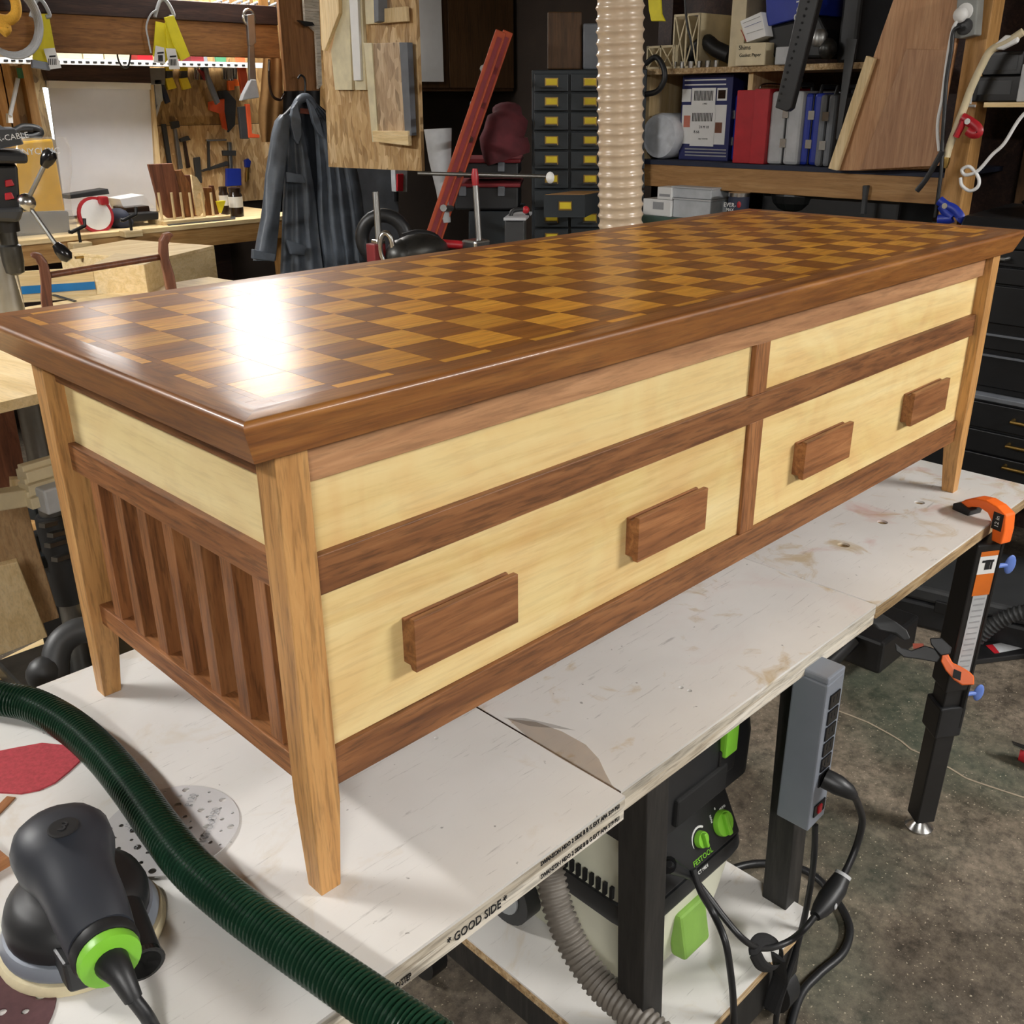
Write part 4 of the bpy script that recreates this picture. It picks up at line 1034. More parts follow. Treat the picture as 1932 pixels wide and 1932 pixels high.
# counter contents
def cbox(nm, lab_, cat, u0, v0, u1, v1, X, dep, mat, base=LOW, bevel=.003): return sbox(nm, lab_, cat, u0, v0, u1, v1, X, dep, mat, base, bevel)
cb1, q_ = cbox('parts_carton', 'white carton under the beam, lowest at the left', 'carton', 1213, 376, 1266, 401, 2.93, .1, 'white_paper')
pr(1232, 381, 1252, 395, 'ink_grey', 'print', 0, cb1, 2.9295)
cb2, q2_ = cbox('parts_carton', 'small white carton stacked on the lower white carton', 'carton', 1240, 353, 1267, 376, 2.93, .1, 'white_paper', base=q_[3] + .001)
pr(1244, 366, 1264, 371, 'ink_grey', 'print', 0, cb2, 2.9295)
ct, q3_ = cbox('parts_tub', 'lower clear plastic parts tub with pale lid', 'tub', 1270, 378, 1340, 404, 2.94, .12, 'clear_tub')
lbox('lid', 'light_grey', ct, 2.935, 3.065, q3_[0] - .004, q3_[1] + .004, q3_[3], q3_[3] + .006)
ct, q4_ = cbox('parts_tub', 'upper clear plastic parts tub stacked on another', 'tub', 1269, 356, 1342, 376, 2.94, .12, 'clear_tub', base=q3_[3] + .007)
lbox('lid', 'light_grey', ct, 2.935, 3.065, q4_[0] - .004, q4_[1] + .004, q4_[3], q4_[3] + .006)
p = onx(1384, 400, 2.93); zt = onx(1384, 365, 2.93).z; rr_ = .5 * abs(onx(1367, 380, 2.93).y - onx(1401, 380, 2.93).y)
can = thing('paint_can', 'dark can with white lettering and red emblem under the beam', 'can', (2.96, p.y, LOW))
part('body', G().lathe([(rr_, 0), (rr_, zt - LOW - .004), (rr_ * .95, zt - LOW)], (2.96, p.y, LOW), 22), 'navy', can, smooth=40)
part('rim', G().lathe([(rr_ * 1.02, zt - LOW - .012), (rr_ * 1.02, zt - LOW + .002)], (2.96, p.y, LOW), 22), 'steel', can, smooth=40)
text('EVER-', .022, onx(1377, 387, 2.96 - rr_ - .0005), (0, -1, 0), (0, 0, 1), 'white', can); text('MAX', .016, onx(1377, 396, 2.96 - rr_ - .0005), (0, -1, 0), (0, 0, 1), 'white', can)
part('emblem', G().ball(onx(1394, 386, 2.96 - rr_ + .006), (.003, .01, .012)), 'red', can)
solo('dark_machine', G().box((3.2, 1.15, LOW + .06), (.3, .55, .12)).ball((3.1, 1.3, LOW + .1), (.1, .1, .07)), 'black_metal', 'dark machine crouching under the beam right of the can', 'machine', bevel=.01)
solo('hanging_clamp_bar', polyx([(1627, 350), (1637, 350), (1633, 372), (1630, 405), (1622, 405), (1626, 372)], 2.975, .02), 'charcoal', 'short dark clamp hooked over the front beam', 'clamp', bevel=.003)

# ------------------------------------------------------------------ post fittings and leads
ob = thing('outlet_box', 'grey metal outlet box with two sockets on the timber post', 'outlet', onx(1822, 70, 2.92))
part('box', polyx([(1806, -10), (1846, -14), (1840, 66), (1812, 73), (1799, 72)], 2.90, .05), 'grey_case', ob, bevel=.004)
for u, v, m_ in ((1821, 22, 'white'), (1820, 50, 'charcoal')):
    part('socket_face', G().lathe([(.024, 0), (.024, .004), (.018, .006)], onx(u, v, 2.90), 18, basis((0, 1, 0), None, (-1, 0, 0))), m_, ob, smooth=40)
part('white_plug', G().ball(onx(1812, 28, 2.885), (.016, .022, .022)), 'white', ob, smooth=60)
solo('white_lead', cord(pxx([(1812, 30), (1798, 55), (1789, 100), (1782, 150), (1777, 190), (1770, 225), (1769, 255), (1772, 285)], 2.88), .0055, 8), 'white', 'white lead running down from the outlet box over the plywood', 'cord', smooth=60)
solo('black_lead', cord(pxx([(1812, 50), (1799, 60), (1795, 95), (1786, 150), (1782, 210), (1778, 270), (1776, 320), (1770, 370), (1764, 410)], 2.875), .0065, 8), 'black_plastic', 'black lead running down from the outlet box to the beam', 'cord', smooth=60)
solo('cut_cable_end', cord(pxx([(1778, 285), (1763, 312), (1746, 340), (1730, 360)], 2.87), .009, 8), 'black_plastic', 'short dark cable end sticking out diagonally over the beam', 'cord', smooth=60)
hs = thing('air_hose', 'cream air hose with brass fitting draped down the timber post', 'hose', onx(1780, 315, 2.9))
part('tube', cord(pxx([(1930, 60), (1902, 78), (1870, 95), (1852, 125), (1833, 165), (1818, 205), (1803, 245), (1790, 280), (1785, 300)], 2.89), .0115, 12), 'cream_plastic', hs, smooth=60)
part('fitting', G().tube(pxx([(1786, 296), (1783, 306), (1780, 316)], 2.89), [.0125, .014, .012], 12), 'brass', hs, smooth=40)
part('tape_wrap', polyx([(1866, 92), (1896, 66), (1922, 68), (1918, 80), (1890, 94)], 2.88, .02), 'white', hs, bevel=.004)
solo('shelf_lead', cord(pxx([(1990, 180), (1932, 215), (1895, 270), (1872, 292), (1845, 322), (1822, 330), (1815, 320), (1830, 315), (1846, 335), (1845, 352), (1830, 360), (1815, 350), (1812, 335)], 2.90), .0055, 8), 'white', 'white lead curling in a loop right of the timber post', 'cord', smooth=60)
def springclamp(lab_, pts1, pts2, X, mat):
    t = thing('spring_clamp', lab_, 'clamp', onx(*pts1[0], X))
    part('jaw', G().tube(smoothpath(pxx(pts1, X), 4), .010, 8, flat=1.5), mat, t, smooth=50)
    part('jaw', G().tube(smoothpath(pxx(pts2, X), 4), .010, 8, flat=1.5), mat, t, smooth=50)
    part('spring', G().lathe([(.009, -.012), (.009, .012)], onx(*pts1[1], X), 10, basis((0, 1, 0), None, (-1, 0, 0))), 'steel', t)
springclamp('red spring clamp gripping the timber post below the bracket', [(1815, 222), (1828, 229), (1843, 240), (1846, 250), (1836, 252), (1826, 246)], [(1818, 228), (1812, 242), (1804, 258)], 2.88, 'red')
springclamp('blue spring clamp on the post just above the chest top', [(1772, 378), (1785, 388), (1800, 395), (1812, 410), (1808, 416)], [(1776, 388), (1786, 402), (1796, 412), (1770, 414)], 2.86, 'blue_case')
# side shelf with bins
ss = thing('side_shelf', 'thin wooden shelf on a white bracket right of the post', 'shelf', (3.0, .3, onx(1880, 196, 2.93).z))
zs = onx(1880, 193, 2.93).z
lbox('board', 'pine_pale_y', ss, 2.93, 3.25, -.1, .60, zs - .014, zs)
part('bracket', polyx([(1826, 196), (1842, 196), (1822, 280), (1814, 275)], 2.99, .02), 'white', ss)
part('thumbscrew', G().cyl(onx(1829, 196, 2.92), onx(1832, 176, 2.92), .006, 8).cyl(onx(1820, 200, 2.92), onx(1840, 200, 2.92), .004, 8), 'light_grey', ss)
zt_ = zs + .001
b1, d1 = sbox('parts_bin', 'lower black drawer bin on the side shelf', 'bin', 1836, 143, 1926, 190, 2.95, .2, 'black_gloss', base=zt_, bevel=.004)
pr(1846, 152, 1908, 178, 'black_plastic', 'drawer_front', 0, b1, 2.9495)
b2, d2 = sbox('parts_bin', 'upper black drawer bin stacked under the cream hose', 'bin', 1854, 96, 1930, 140, 2.96, .2, 'black_gloss', base=d1[3] + .001, bevel=.004)
pr(1864, 104, 1920, 132, 'black_plastic', 'drawer_front', 0, b2, 2.9595)
sbox('grey_bin', 'pale grey bin at the right edge of the side shelf', 'bin', 1923, 120, 1990, 190, 2.94, .2, 'light_grey', base=zt_)
solo('plywood_backing', G().lim(3.40, 3.42, -.5, .62, 0.9, 2.4), 'cabinet_brown_z', 'brown plywood sheet behind the side shelf', 'plywood sheet')

# ------------------------------------------------------------------ black tool chest
TX = 2.8
tc_ = thing('tool_chest', 'tall black metal tool chest with bar handles right of the wooden chest', 'tool chest', (TX + .22, -.05, 0))
def tz(v): return onx(1890, v, TX).z
ty0, ty1 = -.50, .56
ztop, zled, zbot = tz(432), tz(748), tz(918)
lbox('top_cabinet', 'chest_black', tc_, TX + .012, TX + .42, ty0, ty1, zled, ztop, bevel=.004)
lbox('base_cabinet', 'chest_black', tc_, TX - .02, TX + .45, ty0 - .03, ty1 + .03, zbot, zled - .012, bevel=.004)
lbox('ledge', 'grey_plastic', tc_, TX - .035, TX + .45, ty0 - .04, ty1 + .04, zled - .014, zled + .002, bevel=.003)
part('lid', G().prism([(TX - .005, ty0, ztop), (TX + .02, ty0, ztop + .03), (TX + .40, ty0, ztop + .04), (TX + .42, ty0, ztop)], (0, ty1 - ty0, 0)), 'chest_black', tc_, bevel=.006)
def handle(dw, y, z, x, ln=.18):
    return part('handle', G().tube([(x, y, z), (x - .028, y, z), (x - .028, y - ln, z), (x, y - ln, z)], .006, 8), 'brass' if z < zled else 'brushed_steel', dw, smooth=50)
for k, (va, vb) in enumerate(((436, 468), (470, 502), (505, 536), (540, 612), (632, 662), (672, 734))):
    dw = lbox('drawer', 'chest_black', tc_, TX - .002, TX + .014, ty0 + .03, ty1 - .03, tz(vb), tz(va), bevel=.003)
    if k in (1,): handle(dw, onx(1904, 485, TX).y + .18, (tz(vb) + tz(va)) / 2, TX - .002)
    if k in (4, 5): lbox('edge_trim', 'grey_plastic', dw, TX - .008, TX - .002, ty0 + .03, ty1 - .03, tz(va) - .006, tz(va))
for va, vb, uh, vh in ((764, 813, 1913, 793), (818, 860, 1904, 838), (863, 907, 1897, 878)):
    x = TX - .022
    dw = lbox('drawer', 'chest_black', tc_, x - .012, x + .004, ty0 + .01, ty1 - .01, onx(1890, vb, x).z, onx(1890, va, x).z, bevel=.003)
    q = onx(uh, vh, x - .012); handle(dw, q.y, q.z, x - .012, .22)
for y in (ty0 + .05, ty1 - .05):
    for x in (TX + .04, TX + .4): part('leg', G().box((x, y, zbot / 2), (.05, .05, zbot)), 'black_metal', tc_)
solo('glossy_bag', G().ball((TX + .18, .25, ztop + .07), (.16, .2, .035)), 'black_gloss', 'shiny black bag lying on the black tool chest', 'bag', smooth=70)

# ================================================================== MIDDLE
h0, h1 = ond(1170, -60, 2.42), ond(1171, 470, 2.46)
hd_ = (h1 - h0).normalized(); top_ = h0 - hd_ * .25; bot_ = h1 + hd_ * ((h1.z - .35) / -hd_.z)
pth = [top_.lerp(bot_, i / 20) for i in range(21)]
pp = resample([V(p) for p in pth], .0232 / 6); prf = [0, .0026, .0042, .0046, .0042, .0024]
solo('duct_hose', G().tube(pp, [.0545 - prf[i % 6] for i in range(len(pp))], 32), 'beige_hose', 'thick beige ribbed dust hose hanging from the ceiling behind the chest', 'hose', smooth=70)

# card-file cabinet turned towards the room
fw = ray(1070, 300); fw = V((fw.x, fw.y, 0)).normalized(); rt = V((fw.y, -fw.x, 0)); UPV = V((0, 0, 1))
def plane_at(dist): return CAM + fw * dist
def cpt(u, v, dist): return onplane(u, v, plane_at(dist), fw)
def cquad(u0, v0, u1, v1, dist): return [cpt(u0, v0, dist), cpt(u1, v0, dist), cpt(u1, v1, dist), cpt(u0, v1, dist)]
def cbx(u0, v0, u1, v1, dist, dep): return G().prism(cquad(u0, v0, u1, v1, dist), fw * dep)
CD = 4.25
a, b = cpt(1003, 132, CD), cpt(1222, 132, CD)
cab = thing('card_cabinet', 'dark metal card-file cabinet with yellow drawer labels', 'cabinet', (a.x, a.y, 0))
base_ = V((a.x, a.y, 0)); w_ = (b - a).dot(rt)
part('carcass', G().prism([base_ + fw * .012, base_ + rt * w_ + fw * .012, base_ + rt * w_ + fw * .5, base_ + fw * .5], (0, 0, a.z)), 'cab_metal', cab, bevel=.004)
for c_, (u0, u1) in enumerate(((1008, 1072), (1077, 1143), (1149, 1216))):
    for k in range(10):
        v0 = 139 + 36.6 * k; v1 = v0 + 33.5
        if c_ == 1 and k == 6: continue
        dw = part('drawer', cbx(u0, v0, u1, v1, CD - .008, .03), 'cab_metal', cab, bevel=.003)
        if c_ < 2:
            um = (u0 + u1) / 2 + (1 if c_ == 0 else 4); vm = v0 + 16
            part('label_holder', cbx(um - 13, vm - 8, um + 12, vm + 9, CD - .012, .004), 'brass', dw)
            part('label_card', cbx(um - 10.5, vm - 6, um + 10, vm + 5, CD - .0145, .003), 'yellow_card', dw)
            part('pull', cbx(um - 14, vm + 7, um + 10, vm + 10, CD - .03, .02), 'charcoal', dw)
od = part('open_drawer', G().hexa(cquad(1026, 410, 1104, 410, CD - .42)[0:2] + cquad(1080, 392, 1142, 392, CD)[1::-1], cquad(1026, 368, 1104, 368, CD - .42)[0:2] + cquad(1080, 361, 1142, 361, CD)[1::-1]), 'cab_metal', cab)
part('drawer_inside', G().prism(cquad(1030, 367.5, 1102, 367.5, CD - .40)[0:2] + cquad(1082, 360.5, 1140, 360.5, CD - .02)[1::-1], (0, 0, .0012)), 'pine_y', od)
part('label_holder', cbx(1054, 380, 1079, 397, CD - .424, .004), 'brass', od); part('label_card', cbx(1056, 382, 1077, 394, CD - .427, .003), 'yellow_card', od)
def clutter(nm, lab_, cat, u0, v0, u1, v1, dist, dep, mat, bevel=.006, floor_=None):
    g = G().prism(cquad(u0, v0, u1, v1, dist), fw * dep)
    return solo(nm, g, mat, lab_, cat, bevel=bevel)
clutter('cardboard_box', 'dusty brown box on top of the card cabinet', 'box', 1033, 22, 1098, 131, CD + .1, .3, 'cabinet_brown_z')
clutter('grey_tub', 'grey tub on the card cabinet beside the beige hose', 'tub', 1100, 44, 1150, 131, CD + .08, .3, 'grey_plastic')
# brown wall cabinets and white notice
wc = thing('wall_cabinet', 'brown wooden wall cabinet high on the back wall', 'cabinet', ony(830, 170, 4.6))
x0, x1, z0, z1 = ry(700, -80, 968, 172, 4.6)
lbox('carcass', 'cabinet_brown_z', wc, x0, x1, 4.6, 4.94, z0, z1, bevel=.003)
for q0, q1 in ((x0 + .01, (x0 + x1) / 2 - .004), ((x0 + x1) / 2 + .004, x1 - .01)): lbox('door', 'cabinet_brown_z', wc, q0, q1, 4.585, 4.6, z0 + .02, z1, bevel=.002)
x0, x1, z0, z1 = ry(782, -60, 834, 154, 4.565)
solo('notice_board', G().lim(x0, x1, 4.565, 4.58, z0, z1), 'white_paper', 'white rectangular board fixed to the brown wall cabinet', 'board')
# orange ladder, seen along its side
def lpt(u, v, d_): return ond(u, v, d_)
ld = thing('ladder', 'orange ladder leaning in the dark corner behind the silver bar', 'ladder', lpt(825, 450, 3.9))
for i, (dA, off_) in enumerate(((3.75, 0), (4.1, 14))):
    g = G()
    tp_, bt_ = lpt(931 + off_, 62, dA + .15), lpt(800 + off_, 520, dA)
    dr_ = (tp_ - bt_).normalized(); fv = (tp_ - CAM).normalized(); sd = dr_.cross(fv).normalized(); RR_ = Matrix((sd, fv, dr_)).transposed()
    ln_ = (tp_ - bt_).length
    obox('rail', 'orange_dark', ld, tp_.lerp(bt_, .5), (.040, .022, ln_), RR_, .003)
    obox('rail_groove', 'red_dull', ld, tp_.lerp(bt_, .5) - fv * .0125 - sd * .002, (.016, .004, ln_ - .04), RR_)
    if i == 0: pr_a, pr_b = tp_, bt_
    else:
        for k in range(1, 7):
            part('rung', G().cyl(pr_a.lerp(pr_b, k / 7), tp_.lerp(bt_, k / 7), .013, 8), 'brushed_steel', ld)
# white tapering roll
solo('paper_roll', G().tube([ond(826, 243, 4.15), ond(830, 300, 4.15), ond(836, 360, 4.15), ond(842, 420, 4.15)], [.055, .045, .028, .018], 18), 'light_grey', 'white conical roll standing left of the orange ladder', 'roll', smooth=50)
solo('maroon_cloth', G().tube(smoothpath([ond(955, 200, 4.3), ond(958, 225, 4.25), ond(950, 260, 4.25), ond(960, 300, 4.25)], 4), [.02] + [.06] * 3 + [.085] * 4 + [.10] * 4 + [.09], 14, flat=.6), 'cloth_maroon', 'dark maroon cloth hanging between the ladder and card cabinet', 'cloth', smooth=60)
for (v0, v1, lab_) in ((300, 332, 'upper black toolbox with red trim stacked by the ladder'), (346, 396, 'lower black toolbox with red trim stacked by the ladder')):
    tb_ = thing('toolbox', lab_, 'toolbox', cpt(915, v1, 4.25), 'stacked black toolboxes')
    part('body', cbx(858, v0 + 6, 978, v1, 4.25, .3), 'black_plastic', tb_, bevel=.008)
    part('lid', cbx(854, v0, 982, v0 + 8, 4.24, .32), 'red_dull', tb_, bevel=.006)
    for u in (872, 945): part('latch', cbx(u - 6, v0 + 6, u + 7, v0 + 24, 4.232, .02), 'grey_plastic', tb_, bevel=.003)
clutter('parts_cabinet', 'dark metal drawer cabinet on the floor below the toolboxes', 'cabinet', 884, 398, 985, 640, 4.27, .35, 'cab_metal')
# silver bar with red sliding head
pcx = thing('pipe_clamp', 'long silver bar with a red head on an upright rod', 'clamp', ond(904, 462, 2.9))
part('bar', G().cyl(ond(788, 327, 2.9), ond(1036, 333, 2.9), .0052, 10), 'brushed_steel', pcx, smooth=50)
part('bar_tip', G().ball(ond(1038, 335, 2.88), (.012, .012, .016)), 'white', pcx, smooth=60)
part('head', G().tube([ond(896, 318, 2.89), ond(896, 332, 2.89), ond(897, 350, 2.89)], [.007, .011, .009], 12), 'red', pcx, smooth=40)
part('rod', G().cyl(ond(897, 348, 2.89), ond(904, 455, 2.89), .0085, 10), 'brushed_steel', pcx, smooth=50)
part('base', G().box(ond(898, 462, 2.89), (.06, .06, .03)), 'steel', pcx, bevel=.006)
part('foot_rail', G().cyl(ond(820, 458, 2.9), ond(890, 464, 2.9), .012, 10), 'red', pcx, smooth=50)
part('stem', G().cyl(ond(905, 470, 2.9), V((ond(905, 470, 2.9).x, ond(905, 470, 2.9).y, 0)), .02, 10), 'black_metal', pcx)
ms2 = thing('mitre_saw', 'silver mitre saw with chrome ring and upright rod behind the chest', 'saw', ond(760, 500, 2.85))
part('rod', G().cyl(ond(709, 362, 2.85), ond(715, 455, 2.85), .009, 10), 'brushed_steel', ms2, smooth=50)
part('motor', G().ball(ond(790, 475, 2.85), (.10, .06, .05)).ball(ond(760, 482, 2.82), (.05, .05, .045)), 'cast_iron', ms2, smooth=60)
part('chrome_ring', G().tube([ond(729, 468, 2.8) + (rt * math.cos(a) * .018 + UPV * math.sin(a) * .04) for a in [2 * math.pi * i / 20 for i in range(21)]], .008, 8), 'steel', ms2, smooth=60)
part('clamp_nut', G().box(ond(714, 462, 2.82), (.03, .03, .03)), 'steel', ms2, bevel=.004)
part('red_body', G().box(ond(710, 480, 2.82), (.04, .04, .06)), 'red_dull', ms2, bevel=.004)
part('handle_hose', G().tube(smoothpath([ond(760, 448, 2.85), ond(790, 441, 2.86), ond(822, 450, 2.87), ond(836, 480, 2.87)], 5), .012, 8), 'black_plastic', ms2, smooth=60)
part('base', G().prism([ond(690, 520, 2.8), ond(860, 520, 2.9), ond(860, 520, 2.9) + fw * .3, ond(690, 520, 2.8) + fw * .3], (0, 0, -.3)), 'black_metal', ms2)
jp = thing('battery_pack', 'black box with pale top and red knob behind the chest', 'battery', cpt(972, 455, 3.3))
part('body', cbx(952, 416, 990, 480, 3.2, .14), 'charcoal', jp, bevel=.005)
part('top', G().prism(cquad(950, 416, 992, 416, 3.19)[0:2] + cquad(966, 404, 1004, 404, 3.36)[1::-1], (0, 0, .008)), 'light_grey', jp)
part('grip', G().tube(smoothpath([cpt(962, 412, 3.24), cpt(968, 398, 3.25), cpt(990, 396, 3.25), cpt(996, 408, 3.28)], 4), .007, 8), 'black_plastic', jp, smooth=50)
part('pedestal', G().prism([cpt(948, 482, 3.2), cpt(998, 482, 3.2), cpt(998, 482, 3.2) + fw * .2, cpt(948, 482, 3.2) + fw * .2], (0, 0, -cpt(948, 482, 3.2).z)), 'black_metal', jp)
part('terminal', G().ball(cpt(992, 396, 3.25), .012), 'red', jp, smooth=60)
# grey door and switch
gd = thing('grey_locker', 'plain grey metal locker door behind the jacket', 'locker', cpt(700, 510, 4.3))
a_ = ry(640, 250, 752, 520, 4.05)
lbox('door', 'grey_plastic', gd, a_[0], a_[1], 4.05, 4.3, 0.02, a_[3], bevel=.004)
part('handle', polyy([(748, 350), (752, 350), (752, 380), (748, 380)], 4.03, .02), 'black_metal', gd)
rs = thing('red_switch', 'red safety switch in a grey frame beside the locker', 'switch', ony(757, 360, 3.95))
part('frame', polyy([(745, 316), (769, 316), (768, 362), (747, 362)], 3.97, .04), 'light_grey', rs, bevel=.002)
part('paddle', polyy([(750, 328), (762, 328), (761, 361), (750, 361)], 3.96, .02), 'red', rs, bevel=.003)
part('arm', G().lim(ony(757, 340, 4.0).x - .01, ony(757, 340, 4.0).x + .01, 4.0, 4.06, ony(757, 340, 4.0).z - .05, ony(757, 340, 4.0).z + .05), 'light_grey', rs)
part('wheel', G().tube([ond(725, 450, 3.2) + (rt * math.cos(a) * .07 + UPV * math.sin(a) * .07) for a in [2 * math.pi * i / 24 for i in range(25)]], .022, 10), 'black_plastic', ms2, smooth=60)

# ================================================================== LEFT: WALL BENCH AND PEG WALL
YB = 4.10
ZW = ony(480, 412, YB).z
wbn = thing('wall_bench', 'long pine workbench along the back wall', 'workbench', (1.0, 4.45, 0))
lbox('top', 'pine_pale_x', wbn, -1.6, 2.72, YB - .01, 4.93, ZW - .022, ZW, bevel=.002)
lbox('apron', 'pine_x', wbn, -1.6, 2.72, YB, YB + .04, ZW - .115, ZW - .022, bevel=.002)
for x in (-1.4, .6, 2.6):
    lbox('leg', 'pine_z', wbn, x, x + .09, YB + .05, YB + .14, 0, ZW - .022)
lbox('lower_shelf', 'dark_wood_x', wbn, -1.6, 2.7, YB + .12, 4.9, .30, .32)
lbox('back_board', 'dark_wood_x', wbn, -1.6, 2.7, 4.90, 4.93, .32, ZW - .03)
# OSB sheets and studs on the wall
def sheet(x0, x1, z0, z1, mat, y=4.93, nm='osb_sheet'): return lbox(nm, mat, wall_back, x0, x1, y - .015, y, z0, z1)
xa = ony(0, 200, 4.9).x; xb = ony(88, 200, 4.9).x; xc = ony(288, 200, 4.9).x; xd = ony(480, 200, 4.9).x
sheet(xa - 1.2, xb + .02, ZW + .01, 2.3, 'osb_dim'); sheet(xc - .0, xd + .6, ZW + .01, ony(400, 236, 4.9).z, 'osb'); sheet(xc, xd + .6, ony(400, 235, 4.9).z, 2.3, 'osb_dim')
for u in (5, 20, 60): 
    x = ony(u, 200, 4.88).x; lbox('stud', 'pine_z', wall_back, x - .02, x + .025, 4.86, 4.93, ZW, 2.3)
# roller blind and the lit gap beside it
bl = thing('roller_blind', 'plain white roller blind covering the window behind the bench', 'blind', ony(200, 400, 4.80))
part('fabric', polyy([(92, 165), (286, 168), (302, 398), (124, 408)], 4.80, .012), 'blind', bl)
part('bottom_bar', polyy([(92, 152), (285, 157), (286, 169), (92, 166)], 4.785, .03), 'white', bl)
part('header', polyy([(80, 116), (282, 122), (285, 157), (90, 152)], 4.79, .05), 'dark_wood_x', bl)
gm, N, L, B = newmat('daylight'); B.inputs['Emission Color'].default_value = (.85, .97, 1, 1); B.inputs['Emission Strength'].default_value = 1.1
tag(part('window_1', polyy([(83, 165), (92, 165), (110, 265), (102, 262)], 4.84, .02), 'daylight'), kind='structure')
lbw = solo('window_trim_board', polyy([(285, 160), (290, 160), (304, 320), (301, 398), (298, 398)], 4.78, .03), 'pine_pale_z', 'thin pale batten along the right edge of the blind', 'batten')
# overhead beams
YO = 3.75
def zy(u, v): return ony(u, v, YO).z
xr = ony(525, 60, YO).x
hb = thing('overhead_beam', 'brown timber beam with a dark plank on top, above the wall bench', 'beam', (.5, YO, zy(260, 100)))
lbox('beam', 'fir_x', hb, -1.4, xr, YO, YO + .04, zy(260, 103), zy(260, 34), bevel=.003)
lbox('plank', 'dark_wood_x', hb, -1.4, xr, YO - .005, YO + .3, zy(260, 34), zy(260, 0) + .01, bevel=.003)
for x in (-1.2, xr - .06): lbox('hanger', 'pine_z', hb, x, x + .05, YO + .05, YO + .1, zy(260, 34), ZC)
cl_ = thing('shelf_clutter', 'jumble of white hardware lying on top of the dark plank', 'hardware', (xr - .2, YO, zy(260, 0) + .02))
for k in range(9):
    u = 400 + k * 13; p = ony(u, 12 + 3 * (k % 3) - 4, YO + .06)
    part('bracket', G().tube([p, p + V((.05, 0, .02)), p + V((.06, .02, -.02))], .006, 6), 'light_grey', cl_)
# wire shelf with small cartons
zsf = ony(200, 117, 4.45).z
ws = thing('wire_shelf', 'white slotted steel shelf rail below the timber beam', 'shelf', (.8, 4.5, zsf))
part('rail', G().lim(-1.4, ony(520, 118, 4.45).x, 4.45, 4.47, zsf - .014, zsf + .012).lim(-1.4, ony(520, 118, 4.45).x, 4.47, 4.9, zsf - .003, zsf), 'white', ws)
for k in range(34):
    x = ony(8 + k * 14, 117, 4.448).x; part('slot', G().lim(x, x + .018, 4.447, 4.451, zsf - .006, zsf + .002), 'dark_hole', ws)
for u0, u1, m_, nm_ in ((10, 62, 'cream_plastic', 'first'), (64, 105, 'yellow_card', 'second'), (107, 155, 'cream_plastic', 'third'), (157, 195, 'glove_pale', 'fourth'), (197, 245, 'cream_plastic', 'fifth'), (259, 288, 'red', 'sixth, red'), (360, 384, 'red_dull', 'seventh, dull red')):
    x0, x1 = ony(u0, 105, 4.46).x, ony(u1, 105, 4.46).x
    solo('parts_carton', G().lim(x0, x1, 4.46, 4.6, zsf + .013, ony(150, 92, 4.46).z), m_, 'small carton on the wire shelf, %s from the left' % nm_, 'carton', 'cartons on the wire shelf', bevel=.002)
# hanging things on the beam
YT = YO - .03
def strapset(lab_, strips, labels, top):
    t = thing('ratchet_strap', lab_, 'strap', ony(*top, YT))
    for i, (pts, o) in enumerate(strips): part('webbing', polyy(pts, YT - o, .006), 'yellow', t, bevel=.001)
    for i, pts in enumerate(labels):
        l_ = part('label', polyy(pts, YT - .035, .002), 'white_paper', t)
        (ua, va), (ub, vb) = pts[0], pts[2]
        for k in range(5):
            u = ua + (ub - ua) * (.3 + .1 * k); v = va + (vb - va) * .68
            part('barcode_bar', polyy([(u - 1, v - 6), (u + .4, v - 6), (u + .8, v + 6), (u - .6, v + 6)], YT - .0362, .001), 'ink', l_)
        um = (ua + ub) / 2; vm = va + (vb - va) * .42
        part('label_print', polyy([(um - 6, vm - 2), (um + 6, vm - 3), (um + 6, vm), (um - 6, vm + 1)], YT - .0362, .001), 'ink', l_)
    part('hook', G().tube(smoothpath(pxy([(top[0] - 14, top[1] + 32), (top[0] - 4, top[1] + 2), (top[0] + 8, top[1] + 2), (top[0] + 22, top[1] + 28), (top[0] + 14, top[1] + 32)], YT), 4), .008, 8), 'light_grey', t, smooth=50)
    return t
strapset('yellow ratchet strap with one white tag hanging at far left', [([(68, 26), (92, 26), (104, 92), (88, 100), (64, 115), (66, 60)], .0), ([(66, 60), (80, 66), (92, 118), (62, 112)], .012)], [[(82, 92), (103, 90), (116, 128), (95, 131)]], (72, 0))
strapset('fan of yellow ratchet straps with two white tags on the beam', [([(294, 40), (312, 44), (326, 100), (310, 122), (289, 105)], .0), ([(312, 42), (330, 48), (345, 110), (318, 115)], .010), ([(310, 33), (328, 29), (359, 106), (342, 115), (326, 80)], .022)], [[(294, 86), (310, 90), (312, 121), (290, 117)], [(313, 91), (331, 92), (340, 130), (320, 131)]], (306, 0))
buckle = thing('ratchet_buckle', 'grey steel ratchet buckle below the leftmost yellow strap', 'buckle', ony(80, 130, YT - .02))
part('frame', polyy([(60, 112), (92, 118), (96, 133), (62, 128)], YT - .015, .02), 'grey_metal', buckle, bevel=.003)
coil = thing('cable_coil', 'grey cable coil hanging at the upper left corner', 'cable', ony(20, 95, YT - .04))
for k in range(5):
    part('turn', G().tube([ony(14, 38, YT - .03) + V((math.cos(a) * (.105 + .004 * k), -.006 * k, math.sin(a) * (.115 + .005 * k))) for a in [2 * math.pi * i / 32 for i in range(33)]], .005, 7), 'light_grey', coil, smooth=60)
solo('yellow_rope', G().tube(smoothpath(pxy([(10, -30), (28, 0), (30, 25), (16, 38), (-6, 36), (12, 52), (4, 62)], YT - .08), 6), .02, 8), 'gold_rope', 'bundle of twisted yellow rope in the upper left corner', 'rope', smooth=60)
